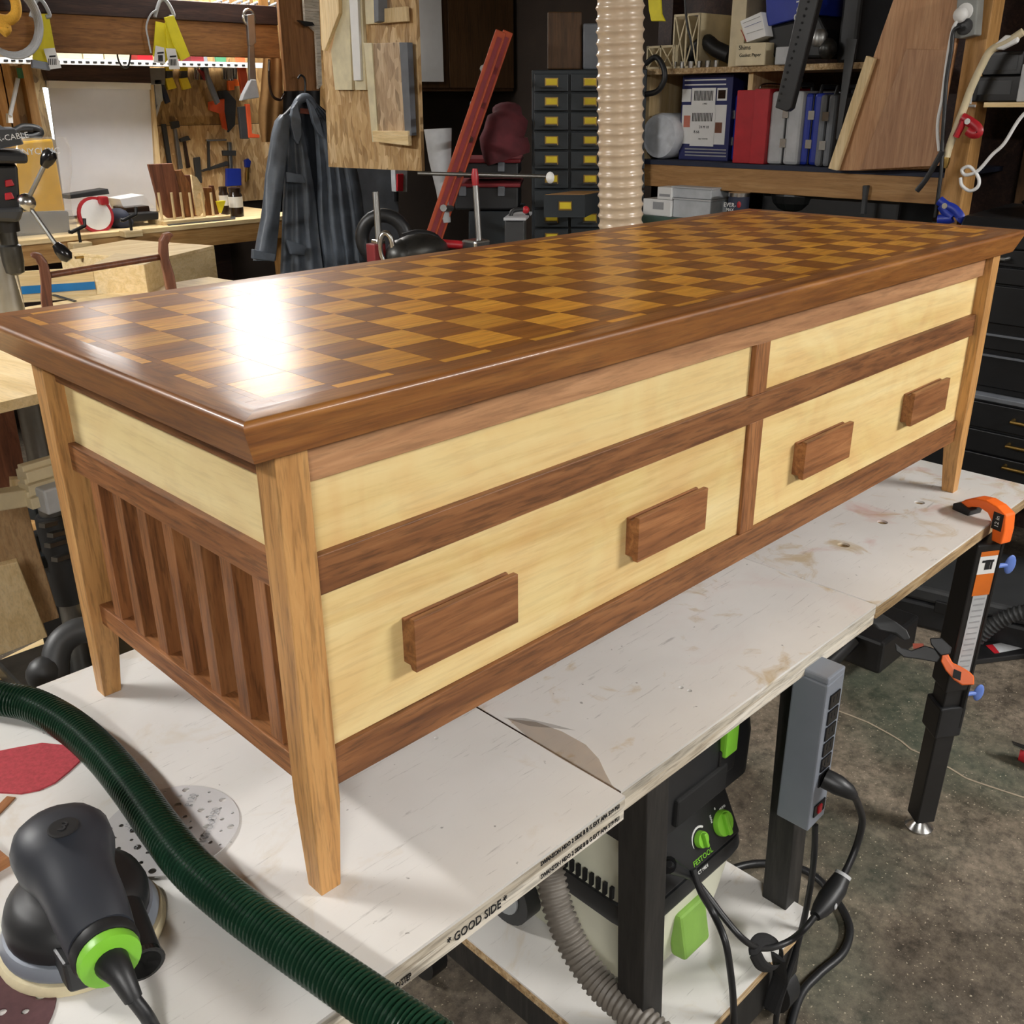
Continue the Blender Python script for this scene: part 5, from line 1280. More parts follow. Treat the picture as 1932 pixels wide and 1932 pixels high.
solo('wire_loop', G().tube(smoothpath(pxy([(285, 100), (280, 75), (276, 50), (284, 28), (296, 18)], YT - .01), 5), .004, 6), 'light_grey', 'thin grey wire curving beside the strap fan', 'wire', smooth=60)
hk = thing('wire_hook', 'black wire hook under the beam left of the strap fan', 'hook', ony(234, 128, YO + .1))
part('wire', G().tube(smoothpath(pxy([(221, 96), (223, 112), (231, 126), (241, 126), (246, 108), (245, 96)], YO + .05), 4), .004, 6), 'black_metal', hk, smooth=60)
vg = thing('locking_clamp', 'long steel locking clamp hanging from the beam end', 'clamp', ony(472, 190, YT - .02))
part('ring', G().tube([ony(470, 34, YT - .02) + V((math.cos(a) * .03, 0, math.sin(a) * .035)) for a in [2 * math.pi * i / 16 for i in range(17)]], .006, 7), 'steel', vg, smooth=50)
part('jaw', polyy([(466, 28), (480, 26), (484, 80), (476, 88), (470, 86)], YT - .03, .02), 'brushed_steel', vg, bevel=.003)
part('bar', polyy([(470, 84), (480, 84), (484, 150), (473, 170), (470, 140)], YT - .028, .016), 'brushed_steel', vg, bevel=.003)
part('pad', polyy([(474, 150), (484, 150), (490, 184), (456, 190), (460, 178)], YT - .036, .03), 'light_grey', vg, bevel=.004)

# ------------------------------------------------------------------ tools on the OSB
YQ = 4.885
def tool(nm, lab_, cat, pieces):
    t = thing(nm, lab_, cat, ony(*pieces[0][2][0], YQ))
    for pn_, mt, pts, *o in pieces:
        part(pn_, polyy(pts, YQ - (o[0] if o else 0), .022), mt, t, bevel=.003)
    return t
tool('spring_clamp', 'steel clamp with dark blue handles in front of the blind', 'clamp', [('handle', 'navy', [(277, 155), (285, 158), (278, 190), (269, 190)]), ('handle', 'navy', [(303, 158), (311, 160), (322, 192), (314, 196)]), ('jaw', 'brushed_steel', [(278, 128), (312, 128), (312, 160), (276, 160)])])
for i, (u, lab_) in enumerate(((312, 'yellow spring clamp under the strap fan, left of two'), (340, 'yellow spring clamp under the strap fan, right of two'))):
    tool('yellow_clamp', lab_, 'clamp', [('grip', 'yellow_card', [(u, 148), (u + 14, 146), (u + 22, 166), (u + 6, 170)]), ('jaw', 'charcoal', [(u + 2, 134), (u + 14, 134), (u + 15, 146), (u + 2, 148)]), ('tip', 'yellow_card', [(u + 1, 126), (u + 15, 126), (u + 15, 134), (u + 1, 134)])])
tool('bracket_white', 'pale metal shelf bracket beside the blind', 'bracket', [('arm', 'light_grey', [(291, 150), (304, 150), (308, 190), (295, 200)]), ('foot', 'light_grey', [(300, 190), (305, 192), (296, 222), (290, 228), (292, 214)])])
for i, (u, mt, lab_) in enumerate(((366, 'steel', 'first'), (380, 'charcoal', 'second'), (420, 'steel', 'third'), (432, 'light_grey', 'fourth'), (438, 'steel', 'fifth'))):
    tool('hanging_pliers', 'pair of pliers hanging on the rail, %s from the strap fan' % lab_, 'pliers', [('handle', mt, [(u, 124), (u + 4, 124), (u + 6, 150), (u + 1, 150)]), ('handle', mt, [(u + 6, 124), (u + 10, 124), (u + 9, 152), (u + 5, 148)])])
tool('screwdriver', 'screwdriver with orange handle hanging on the rail', 'screwdriver', [('handle', 'orange', [(431, 152), (442, 152), (443, 170), (432, 171)]), ('shaft', 'steel', [(433, 126), (436, 126), (438, 153), (435, 153)])])
tool('screwdriver', 'screwdriver with orange teardrop handle beside the hacksaw', 'screwdriver', [('handle', 'orange', [(440, 146), (449, 150), (453, 162), (444, 163)]), ('shaft', 'white', [(440, 124), (444, 124), (446, 148), (442, 148)])])
tool('green_scraper', 'green scraper blade hanging just under the beam', 'scraper', [('blade', 'green_plastic', [(407, 106), (427, 106), (427, 120), (420, 128), (411, 124)], .2)])
tool('long_file', 'long grey file hanging at an angle on the rail', 'file', [('blade', 'grey_plastic', [(383, 105), (391, 105), (395, 140), (416, 192), (409, 198), (392, 156)], .1), ('tip', 'red_dull', [(375, 130), (384, 134), (394, 150), (388, 152)], .08)])
tool('coping_saw', 'black and orange pistol-shaped saw on the OSB wall', 'saw', [('body', 'charcoal', [(412, 172), (428, 170), (446, 190), (444, 236), (432, 250), (424, 210)]), ('frame', 'orange_dull', [(395, 192), (424, 186), (424, 210), (430, 246), (422, 242), (416, 214), (396, 208)], .02)])
tool('hacksaw', 'orange hacksaw frame right of the pistol-shaped saw', 'saw', [('frame', 'orange_dull', [(447, 108), (462, 108), (472, 180), (458, 182)], .3), ('grip', 'charcoal', [(450, 202), (466, 200), (470, 262), (456, 262)], .3), ('frame', 'orange_dull', [(464, 196), (472, 196), (476, 252), (490, 254), (490, 260), (470, 260)], .31)])
tool('claw_hammer', 'dark claw hammer with steel shaft on the OSB wall', 'hammer', [('head', 'charcoal', [(322, 230), (338, 228), (340, 240), (326, 244)]), ('shaft', 'brushed_steel', [(329, 244), (334, 243), (346, 318), (338, 320)])])
tool('pry_bar', 'black pry bar left of the claw hammer', 'pry bar', [('bar', 'charcoal', [(306, 234), (314, 234), (326, 316), (319, 316), (308, 246)])])
tool('small_hammer', 'small hammer right of the claw hammer', 'hammer', [('head', 'charcoal', [(340, 262), (356, 256), (360, 264), (342, 268)]), ('shaft', 'bottle_brown', [(347, 266), (351, 266), (360, 316), (354, 318)])])
tool('putty_knife', 'black wide-bladed knife below the small hammer', 'knife', [('blade', 'charcoal', [(367, 298), (378, 296), (382, 345), (372, 346)])])
tool('hand_plane', 'dark plane with silver bar on the OSB wall', 'plane', [('bar', 'steel', [(390, 263), (428, 262), (428, 266), (390, 267)]), ('blade', 'charcoal', [(380, 322), (430, 304), (432, 312), (384, 324)]), ('stem', 'charcoal', [(393, 266), (396, 266), (398, 322), (394, 322)])])
tool('bar_clamp', 'clamp with blue handle above the brown jars', 'clamp', [('handle', 'blue_case', [(428, 318), (455, 318), (456, 350), (428, 352)], .05), ('screw', 'brushed_steel', [(431, 268), (437, 268), (440, 320), (434, 320)]), ('block', 'charcoal', [(421, 284), (446, 284), (446, 294), (422, 294)], .02)])
tool('screwdriver', 'screwdriver with blue ball handle by the jacket sleeve', 'screwdriver', [('handle', 'blue_case', [(463, 302), (469, 299), (474, 304), (472, 316), (464, 316)]), ('shaft', 'brass', [(466, 316), (470, 316), (471, 338), (465, 344)])])
tool('yellow_rule', 'yellow rule fixed level along the OSB wall', 'rule', [('blade', 'yellow_card', [(356, 322), (480, 314), (480, 318), (356, 326)], -.05)])
bk = thing('wall_bracket', 'white wall bracket with sloping arm at the far left', 'bracket', ony(20, 232, 4.6))
part('arm', G().cyl(ony(34, 148, 4.6), ony(19, 218, 4.6), .010, 8), 'light_grey', bk, smooth=50)
part('foot', polyy([(15, 214), (24, 216), (25, 232), (16, 232)], 4.6, .03), 'white', bk)
part('loop', G().tube(smoothpath(pxy([(32, 98), (34, 112), (42, 120), (52, 112), (57, 96)], 4.55), 4), .005, 6), 'black_metal', bk)
part('green_tie', G().tube([ony(36, 128, 4.59), ony(40, 148, 4.59)], .014, 8), 'green_plastic', bk)
solo('black_cable_heap', G().tube(smoothpath(pxy([(28, 248), (45, 240), (70, 243), (76, 252), (60, 258), (40, 256), (34, 246), (60, 244)], 4.55), 5), .018, 8), 'black_plastic', 'heap of black cable above the yellow printer hood', 'cable', smooth=60)

# ------------------------------------------------------------------ things on the wall bench
def on_bench(u, v): return onz(u, v, ZW)
# 3D printer hood in a plastic bag
pc = thing('printer_hood', 'translucent amber printer hood inside a crumpled plastic bag', 'printer', ony(80, 430, YB + .18))
part('hood', polyy([(30, 268), (100, 262), (126, 410), (20, 415)], YB + .16, .26), 'resin_yellow', pc, bevel=.01)
part('base', polyy([(20, 400), (130, 398), (134, 440), (20, 446)], YB + .15, .28), 'charcoal', pc, bevel=.01)
text('ANYCUBIC', .04, ony(72, 286, YB + .1595), (1, 0, 0), (0, 0, 1), 'white', pc)
rg_ = []
for v, a0, a1 in ((258, 24, 122), (280, 12, 134), (320, 10, 136), (360, 12, 132), (400, 8, 136), (440, 6, 150)):
    f = [ony(u, v, YB + .10 + random.uniform(-.02, .02)) for u in [a0 + (a1 - a0) * i / 9 for i in range(10)]]
    b = [ony(u, v, YB + .50 + random.uniform(-.02, .02)) for u in [a1 - 6 - (a1 - a0 - 8) * i / 9 for i in range(10)]]
    rg_.append(f + b)
part('plastic_bag', G().loft(rg_), 'bag_film', pc, smooth=80)
part('bag_skirt', polyy([(20, 402), (138, 396), (150, 440), (20, 462)], YB + .06, .03), 'bag_film', pc)
# red funnel cap
cpx_ = ony(180, 408, YB + .1); RFn = basis((1, 0, 0), None, (-.35, -1, .25))
fn = thing('red_bucket', 'red rimmed white bowl tipped on its side on the wall bench', 'bowl', (cpx_.x, cpx_.y, ZW))
rF = .085
part('shell', G().lathe([(rF * .35, -.12), (rF * .6, -.10), (rF * .95, -.01), (rF * 1.02, 0), (rF * 1.0, .012), (rF * .85, .012)], cpx_ + V((0, 0, .005)), 28, RFn), 'red', fn, smooth=50)
part('lining', G().lathe([(rF * .84, .0125), (rF * .7, -.05), (rF * .3, -.1), (rF * .02, -.1)], cpx_ + V((0, 0, .005)), 28, RFn), 'white', fn, smooth=60)
part('spout', G().box(cpx_ + V((.045, -.01, .07)), (.04, .05, .04)), 'red', fn, bevel=.008)
solo('dark_tray', polyy([(128, 368), (204, 356), (207, 366), (130, 376)], YB + .42, .1), 'black_plastic', 'long dark tray behind the red rimmed bowl', 'tray', bevel=.003)
sq_ = polyy([(226, 376), (272, 368), (292, 392), (236, 398)], YB + .28, .15)
solo('paper_stack', sq_, 'white_paper', 'stack of white paper against the blind', 'paper')
solo('brown_case', polyy([(238, 392), (282, 388), (284, 402), (240, 406)], YB + .2, .16), 'bottle_brown', 'dark brown case under the paper stack', 'case', bevel=.006)
solo('black_case', polyy([(244, 404), (300, 400), (300, 414), (246, 420)], YB + .12, .2), 'black_plastic', 'flat black case below the brown case', 'case', bevel=.006)
solo('blue_rag', G().ball(ony(222, 412, YB + .16), (.06, .06, .05)).ball(ony(232, 420, YB + .14), (.05, .05, .035)), 'navy', 'crumpled navy rag right of the red rimmed bowl', 'rag', smooth=60)
# rack of boards
rk = thing('board_rack', 'low peg rack holding thin hardwood boards on the wall bench', 'rack', on_bench(350, 415))
ra, rb_ = ony(301, 413, YB + .1), ony(428, 408, YB + .1)
lbox('base', 'pine_pale_x', rk, ra.x, rb_.x, YB + .06, YB + .24, ZW, ZW + .02, bevel=.003)
for u in (304, 328, 345, 362, 385, 402):
    x = ony(u, 400, YB + .1).x; part('peg', G().cyl((x, YB + .1, ZW + .02), (x, YB + .1, ony(u, 363, YB + .1).z), .007, 8), 'pine_pale_z', rk)
for i, (pts, mt, lab_, yo) in enumerate((
        ([(280, 310), (326, 308), (350, 408), (318, 412), (304, 400)], 'walnut_z', 'tall leftmost hardwood board in the peg rack', .13),
        ([(330, 322), (342, 320), (358, 345), (366, 408), (350, 410)], 'mahogany_z', 'second hardwood board in the peg rack', .14),
        ([(344, 330), (360, 330), (375, 408), (362, 410)], 'walnut_z', 'third hardwood board in the peg rack', .15),
        ([(384, 354), (400, 354), (404, 408), (388, 410)], 'mahogany_z', 'short hardwood board right of the holed one', .14),
        ([(396, 350), (404, 350), (414, 404), (408, 408)], 'walnut_z', 'rightmost thin hardwood board in the peg rack', .15))):
    b_ = solo('rack_board', polyy(pts, YB + yo, .02), mt, lab_, 'board', 'boards in the peg rack', bevel=.003)
out_ = [(360, 330), (370, 334), (380, 350), (386, 375), (384, 398), (376, 408), (370, 406), (366, 380)]
pb_ = [ony(u, v, YB + .11) for u, v in out_]; o0 = pb_[0]
ho = ony(376, 370, YB + .11)
hb_ = plate('rack_board', [(p.x - o0.x, p.z - o0.z) for p in pb_], [circ(ho.x - o0.x, ho.z - o0.z, .016, 14)], .014, 'pine_pale_z', None, Matrix.Translation(o0) @ Matrix.Rotation(R3(90), 4, 'X'))
tag(hb_, 'pale curved board with a round hole in the peg rack', 'board', 'boards in the peg rack')
for i, (u, v0, v1, hw, yo, lab_) in enumerate(((426, 352, 405, 9, .3, 'brown jar with white label, rear of the two'), (448, 354, 410, 13, .16, 'brown jar with white label, front of the two'))):
    c0 = ony(u, v1, YB + yo); r_ = hw / F_PX * 5.1; h_ = ony(u, v0, YB + yo).z - ZW
    j = thing('finish_jar', lab_, 'jar', (c0.x, YB + yo, ZW), 'jars on the wall bench')
    part('glass', G().lathe([(r_, 0), (r_ * 1.02, h_ * .75), (r_ * .8, h_ * .86), (r_ * .8, h_ * .9)], (c0.x, YB + yo, ZW), 20), 'bottle_brown', j, smooth=40)
    part('label', G().lathe([(r_ * 1.04, h_ * .33), (r_ * 1.05, h_ * .70)], (c0.x, YB + yo, ZW), 20), 'white_paper', j, smooth=40)
    part('cap', G().lathe([(r_ * .9, h_ * .86), (r_ * .9, h_), (r_ * .8, h_ * 1.01)], (c0.x, YB + yo, ZW), 20), 'bottle_brown', j, smooth=40)
solo('yellow_wedge', polyy([(412, 380), (426, 379), (418, 402)], YB + .1, .03), 'yellow', 'small yellow wedge beside the peg rack', 'wedge')
solo('black_mat', G().prism([on_bench(u, v) for u, v in ((302, 417), (444, 409), (444, 414), (318, 426))], (0, 0, .004)), 'charcoal', 'thin black mat under the peg rack', 'mat')
for u, v, lab_ in ((147, 430, 'black screw clamp on the bench edge below the bowl'), (244, 408, 'black screw clamp on the bench edge left of the rack')):
    c0 = ony(u, v, YB - .05); t = thing('screw_clamp', lab_, 'clamp', c0, 'screw clamps on the bench edge')
    part('crank', G().tube(pxy([(u + 12, v - 18), (u + 13, v - 4), (u - 12, v + 8), (u - 17, v + 7)], YB - .05), .009, 8), 'black_metal', t, smooth=50)
    part('screw', G().cyl(c0, V((c0.x, c0.y, c0.z - .09)), .007, 8), 'black_metal', t)
    part('shoe', G().box((c0.x, YB - .04, c0.z - .08), (.09, .07, .03)), 'pine_pale_x', t, bevel=.004)

# ------------------------------------------------------------------ hanging boards, jacket, apron
YJ = 3.42
solo('hanging_board', polyy([(522, -40), (588, -40), (603, 171), (540, 172)], YJ + .08, .02), 'brown_board_z', 'long brown board hanging behind the jacket hook', 'board', bevel=.002)
hng = solo('jig_strip', polyy([(571, -40), (600, -40), (608, 160), (601, 168), (596, 60), (576, 40)], YJ + .05, .015), 'ply_edge', 'pale layered strip hanging on the brown board', 'jig')
solo('black_square', polyy([(564, 38), (590, 42), (594, 48), (578, 50)], YJ + .03, .02), 'black_metal', 'small black square clamped to the pale strip', 'tool')
jk = thing('leather_jacket', 'worn grey-blue leather jacket on a hanger above the wall bench', 'jacket', ony(590, 480, YJ))
def clothpanel(rows, y, amp, n=16, th=.05, freq=3.0, ph=0):
    rings = []
    for k, (v, a, b) in enumerate(rows):
        fr, bk_ = [], []
        for i in range(n + 1):
            s = i / n; u = a + (b - a) * s
            w_ = amp * (.35 + .65 * k / len(rows)) * math.sin(freq * 2 * math.pi * s + ph + .25 * k) + .05 * (abs(s - .5) ** 2)
            fr.append(ony(u, v, y + w_)); bk_.append(ony(u, v, y + th))
        rings.append(fr + bk_[::-1])
    return G().loft(rings)
part('lining', clothpanel([(192, 566, 592), (230, 560, 612), (300, 556, 640), (400, 556, 660), (520, 560, 670)], YJ + .06, .005), 'leather_lining', jk, smooth=70)
part('front_panel', clothpanel([(196, 558, 566), (215, 546, 566), (238, 540, 570), (265, 537, 576), (300, 537, 583), (340, 536, 590), (380, 533, 596), (430, 532, 600), (480, 530, 606), (530, 528, 612)], YJ - .02, .016, ph=1.0), 'leather', jk, smooth=70)
part('front_panel', clothpanel([(190, 584, 592), (210, 588, 612), (240, 592, 640), (270, 595, 652), (300, 597, 660), (340, 599, 668), (380, 598, 676), (430, 601, 684), (480, 608, 692), (530, 613, 698)], YJ - .02, .018, freq=4, ph=.4), 'leather', jk, smooth=70)
part('sleeve', G().loft([[ony(a + (b - a) * (.5 - .5 * math.cos(2 * math.pi * i / 20)), v + 4 * math.sin(2 * math.pi * i / 20) * 0, YJ - .03 - .045 * math.sin(2 * math.pi * i / 20) + .008 * math.sin(6 * math.pi * i / 20 + k)) for i in range(20)] for k, (v, a, b) in enumerate([(216, 528, 546), (228, 518, 548), (250, 512, 546), (290, 506, 542), (330, 500, 538), (370, 497, 532), (410, 492, 528), (450, 484, 524), (492, 477, 520)])]), 'leather', jk, smooth=70)
part('sleeve', G().loft([[ony(a + (b - a) * (.5 - .5 * math.cos(2 * math.pi * i / 20)), v, YJ + .02 - .045 * math.sin(2 * math.pi * i / 20)) for i in range(20)] for v, a, b in [(222, 620, 640), (240, 628, 655), (300, 640, 670), (360, 652, 682), (430, 660, 690), (492, 664, 696)]]), 'leather', jk, smooth=70)
part('lapel', G().prism(pxy([(562, 190), (552, 205), (549, 235), (556, 262), (564, 272), (570, 255), (569, 225), (564, 205)], YJ - .05), (0, .02, 0)), 'leather', jk, bevel=.004)
part('lapel', G().prism(pxy([(580, 186), (592, 200), (604, 225), (612, 262), (600, 250), (592, 232), (586, 208)], YJ - .05), (0, .02, 0)), 'leather', jk, bevel=.004)
part('collar', G().tube(smoothpath(pxy([(556, 206), (564, 190), (575, 184), (584, 188), (592, 204)], YJ - .02), 5), .02, 8), 'leather', jk, smooth=60)
part('maker_label', polyy([(566, 204), (589, 206), (588, 216), (567, 214)], YJ + .035, .004), 'copper_label', jk)
part('pocket_flap', polyy([(540, 324), (572, 330), (578, 346), (542, 344)], YJ - .055, .02), 'leather', jk, bevel=.004)
part('pocket', polyy([(541, 452), (579, 464), (576, 482), (550, 480)], YJ - .06, .02), 'leather', jk, bevel=.004)
part('cuff', polyy([(478, 470), (521, 480), (519, 494), (477, 488)], YJ - .085, .02), 'leather', jk, bevel=.004)
part('hanger_hook', G().tube(smoothpath(pxy([(575, 190), (576, 160), (574, 147), (567, 142), (562, 148)], YJ + .02), 5), .005, 8), 'black_metal', jk, smooth=60)
part('hanger_bar', G().tube(smoothpath(pxy([(535, 222), (575, 190), (628, 226)], YJ + .04), 5), .014, 8), 'black_plastic', jk, smooth=60)
solo('canvas_apron', clothpanel([(110, 497, 532), (140, 494, 533), (180, 491, 534), (210, 487, 534), (240, 489, 530), (268, 494, 520)], YJ + .25, .015, freq=2), 'canvas_brown', 'brown canvas apron hanging left of the jacket', 'apron', smooth=70)
part('apron_strap', G().tube(smoothpath(pxy([(508, 112), (508, 150), (514, 180), (528, 188), (536, 178)], YJ + .2), 5), .007, 6), 'bottle_brown', bpy.data.objects['canvas_apron'], smooth=60)
solo('dark_cloth', clothpanel([(160, 536, 604), (230, 530, 604), (300, 520, 560), (400, 520, 560)], YJ + .3, .02), 'dark_fabric', 'black cloth hanging behind the jacket', 'cloth', smooth=70)
gc = solo('green_bin', G().lathe([(.16, 0), (.18, .5), (.185, .52), (.17, .52)], (ony(512, 505, YJ + .1).x, YJ + .15, 0), 20), 'green_cloth', 'dull green bin under the jacket hem', 'bin', smooth=40)

XO = 2.30
ob_ = thing('osb_panel', 'rough strand board hanging from the ceiling with shop jigs on it', 'panel', onx(710, 320, XO))
part('sheet', polyx([(602, -60), (620, 315), (796, 323), (782, -60)], XO, .016), 'osb', ob_)
part('cord', G().cyl(onx(690, -55, XO + .008), V((XO + .008, onx(690, -55, XO).y, ZC)), .004, 6), 'steel', ob_)
def jig(lab_, pieces):
    t = thing('shop_jig', lab_, 'jig', onx(*pieces[0][1][0], XO), 'jigs hanging on the strand board')
    for mt, pts, o, th in pieces: part('plate', polyx(pts, XO - o, th), mt, t, bevel=.0015)
jig('pale mitred jig board at upper left of the strand board', [('pine_pale_z', [(600, -60), (637, -60), (639, 25), (612, 96), (607, 95)], .036, .018), ('glove_pale', [(634, -60), (656, -60), (664, 170), (632, 170), (624, 96), (640, 28)], .017, .016)])
jig('white straightedge on a pale backing strip', [('white', [(655, -60), (672, -60), (681, 152), (667, 152)], .030, .012), ('glove_pale', [(656, -60), (680, -60), (690, 170), (670, 170)], .017, .016)])
jig('pale bracket jig at the top right of the strand board', [('glove_pale', [(685, -60), (704, -60), (706, 45), (690, 46)], .017, .016), ('pine_pale_z', [(704, 18), (766, 12), (768, 40), (706, 45)], .030, .014), ('grey_plastic', [(703, -60), (713, -60), (714, 40), (706, 43)], .06, .045)])
jig('strand-board sled with pale fence at lower right of the panel', [('glove_pale', [(686, 81), (701, 81), (714, 268), (702, 268)], .040, .023), ('osb_grey', [(700, 82), (755, 80), (764, 250), (706, 250)], .034, .018), ('grey_plastic', [(753, 80), (768, 80), (776, 256), (764, 256)], .045, .028), ('pine_pale_y', [(702, 247), (769, 247), (770, 275), (704, 267)], .055, .02)])

# ================================================================== LEFT: DRILL PRESS AND WOODWORK IN PROGRESS
DPc = ond(58, 770, 2.8); dx_, dy_ = DPc.x, DPc.y
dpd = math.hypot(dx_ - CAM.x, dy_ - CAM.y)
fl = V((dx_ - CAM.x, dy_ - CAM.y, 0)).normalized()
def dpp(u, v, o=0): return onplane(u, v, CAM + fl * (dpd + o), fl)
def dpoly(pts, o, th): return G().prism([dpp(u, v, o) for u, v in pts], fl * th)
dp_ = thing('drill_press', 'black and grey drill press standing at the left edge', 'drill press', (dx_, dy_, 0))
part('column', G().lathe([(.033, .04), (.033, 1.35)], (dx_, dy_, 0), 22), 'brushed_steel', dp_, smooth=40)
part('base', G().box((dx_, dy_, .03), (.34, .45, .06)), 'cast_iron', dp_, bevel=.01)
part('column_collar', G().lathe([(.046, 0), (.048, .06), (.046, .25), (.04, .26)], (dx_, dy_, .28), 22), 'charcoal', dp_, smooth=40)
zc_ = dpp(55, 690).z
part('column_clamp', G().lathe([(.06, 0), (.062, .09), (.05, .1)], (dx_, dy_, zc_ - .03), 22), 'charcoal', dp_, smooth=40)
part('head', dpoly([(-90, 312), (33, 312), (38, 382), (46, 392), (38, 418), (-90, 420)], -.16, .22), 'black_metal', dp_, bevel=.006)
part('belt_cover', dpoly([(-90, 285), (52, 290), (53, 309), (-90, 308)], -.2, .3), 'black_plastic', dp_, bevel=.006)
part('motor_cover', dpoly([(-90, 230), (0, 236), (10, 242), (28, 242), (46, 272), (0, 281), (-90, 284)], -.17, .2), 'grey_plastic', dp_, bevel=.004)
part('brand_plate', dpoly([(-40, 246), (28, 244), (42, 270), (0, 278), (-40, 280)], -.173, .004), 'charcoal', dp_)
text('PORTER-CABLE', .017, dpp(0, 262, -.1745), fl.cross(V((0, 0, 1))) + V((0, 0, .12)), (0, 0, 1), 'white', dp_)
for v, m_ in ((346, 'red'), (371, 'red')):
    part('switch', dpoly([(9, v - 6), (22, v - 8), (28, v + 4), (10, v + 7)], -.17, .012), m_, dp_, bevel=.002)
part('spindle_nose', dpoly([(-40, 396), (46, 392), (36, 420), (-40, 416)], -.18, .12), 'charcoal', dp_, bevel=.008)
ch = dpp(12, 430, -.13)
part('quill', G().lathe([(.03, -.02), (.032, .03)], dpp(8, 420, -.12), 20), 'black_metal', dp_, smooth=40)
part('chuck', G().lathe([(.010, -.105), (.020, -.10), (.0235, -.075), (.0235, -.04), (.019, -.036), (.019, .0)], ch, 20), 'cast_iron', dp_, smooth=40)
part('drill_bit', G().cyl(ch + V((0, 0, -.1)), ch + V((.004, 0, -.17)), .004, 8, .001), 'steel', dp_)
hub = dpp(50, 382, -.17)
part('hub', G().ball(hub, (.02, .02, .02)), 'steel', dp_, smooth=60)
for u, v, us, vs in ((90, 300, 84, 312), (118, 476, 106, 462)):
    e = dpp(u, v, -.2); s_ = dpp(us, vs, -.195)
    lv_ = part('feed_lever', G().cyl(hub, s_, .0052, 8), 'brushed_steel', dp_, smooth=40)
    dv = (e - s_).normalized()
    part('knob', G().tube([s_ - dv * .002, s_ + dv * .012, e + dv * .012, e + dv * .022], [.009, .0145, .016, .008], 14), 'black_gloss', lv_, smooth=45)
tz_ = dpp(30, 690).z
part('table_arm', G().box(V((dx_, dy_, zc_ - .0)) - fl * .06, (.09, .09, .05)), 'cast_iron', dp_, bevel=.01)

# assembly table behind the bench with plywood boxes
ZT = 1.045
tbl = thing('assembly_table', 'pale plywood table with a shallow tray behind the chest', 'table', (.75, 1.75, 0))
A_ = [onz(u, v, ZT) for u, v in ((-260, 700), (-120, 545), (225, 552), (330, 600))]
tdx = (onz(180, 560, ZT) - onz(0, 590, ZT)); tdx.z = 0; tdx.normalize(); tdy = V((-tdx.y, tdx.x, 0)); RTb = basis(tdx, tdy)
t0 = onz(0, 562, ZT)      # back inside edge of tray at left
tt = onz(180, 548, ZT)
obox('top', 'pine_pale_y', tbl, onz(30, 652, ZT) + tdx * .1 - V((0, 0, .01)), (1.5, .85, .02), RTb)
bw0, bw1 = onz(-150, 575, ZT), onz(182, 552, ZT)
wl_ = obox('tray_back', 'pine_pale_x', tbl, (bw0 + bw1) / 2 + V((0, 0, .03)), ((bw1 - bw0).length, .015, .085), basis(bw1 - bw0, None, (0, 0, 1)))
nb = (bw1 - bw0).normalized(); nf = V((nb.y, -nb.x, 0))
obox('blue_tape', 'blue_tape', wl_, (bw0 + bw1) / 2 + V((0, 0, .022)) + nf * .0085, ((bw1 - bw0).length, .001, .022), basis(bw1 - bw0, None, (0, 0, 1)))
for k, (u, v) in enumerate(((-330, 700), (250, 600))):
    p = onz(u, v, ZT); obox('leg', 'pine_z', tbl, (p.x, p.y, (ZT - .03) / 2), (.06, .06, ZT - .03))
solo('steel_rule', G().tube([onz(100, 556, ZT + .003), onz(141, 568, ZT + .003)], .006, 6, flat=.3), 'charcoal', 'thin dark rule lying on the pale plywood table', 'rule')
def boxq(nm, lab_, base_px, zt, zb, mat):
    q = [onz(u, v, zt) for u, v in base_px]
    t = thing(nm, lab_, 'box', (sum(p.x for p in q) / 4, sum(p.y for p in q) / 4, zb))
    part('carcass', G().prism([V((p.x, p.y, zb)) for p in q], (0, 0, zt - zb - .012)), mat, t, bevel=.002)
    part('lid', G().prism([V((p.x, p.y, zt - .012)) for p in q], (0, 0, .012)), 'pine_pale_x', t, bevel=.002)
    return t, q
bxt, q = boxq('plywood_box', 'large pale plywood box with thin lid behind the curved arms', [(112, 474), (290, 490), (404, 463), (242, 452)], 1.08, .0, 'pine_pale_x')
for k in (.25, .78):
    p = q[0].lerp(q[1], k); part('hinge', G().box((p.x, p.y, 1.068), (.05, .012, .008)), 'brass', bxt)
solo('plywood_carcass', G().prism([onz(u, v, 1.04) for u, v in ((182, 556), (280, 556), (318, 536), (226, 530))], (0, 0, .085)), 'pine_pale_x', 'small open plywood carcass in front of the large plywood box', 'box', bevel=.002)
tote = thing('wooden_arms', 'two curved brown wooden arms joined by a thin rail', 'chair frame', onz(200, 590, ZT))
def armpoly(pts, d_, th):
    q = [onplane(u, v, CAM + fl * d_, fl) for u, v in pts]
    for i in (0, 1): q[i].z = ZT
    return G().prism(q, fl * th)
part('arm', armpoly([(76, 600), (98, 598), (98, 560), (97, 520), (90, 495), (78, 480), (62, 478), (56, 484), (66, 490), (74, 504), (78, 535), (78, 570)], 2.0, .03), 'walnut_z', tote, bevel=.004)
part('arm', armpoly([(322, 552), (340, 552), (330, 520), (320, 488), (318, 462), (324, 449), (330, 444), (322, 439), (310, 443), (303, 455), (302, 478), (310, 515)], 2.08, .03), 'walnut_z', tote, bevel=.004)
part('rail', G().cyl(onplane(95, 519, CAM + fl * 2.02, fl), onplane(308, 484, CAM + fl * 2.1, fl), .006, 8), 'walnut_z', tote, smooth=50)

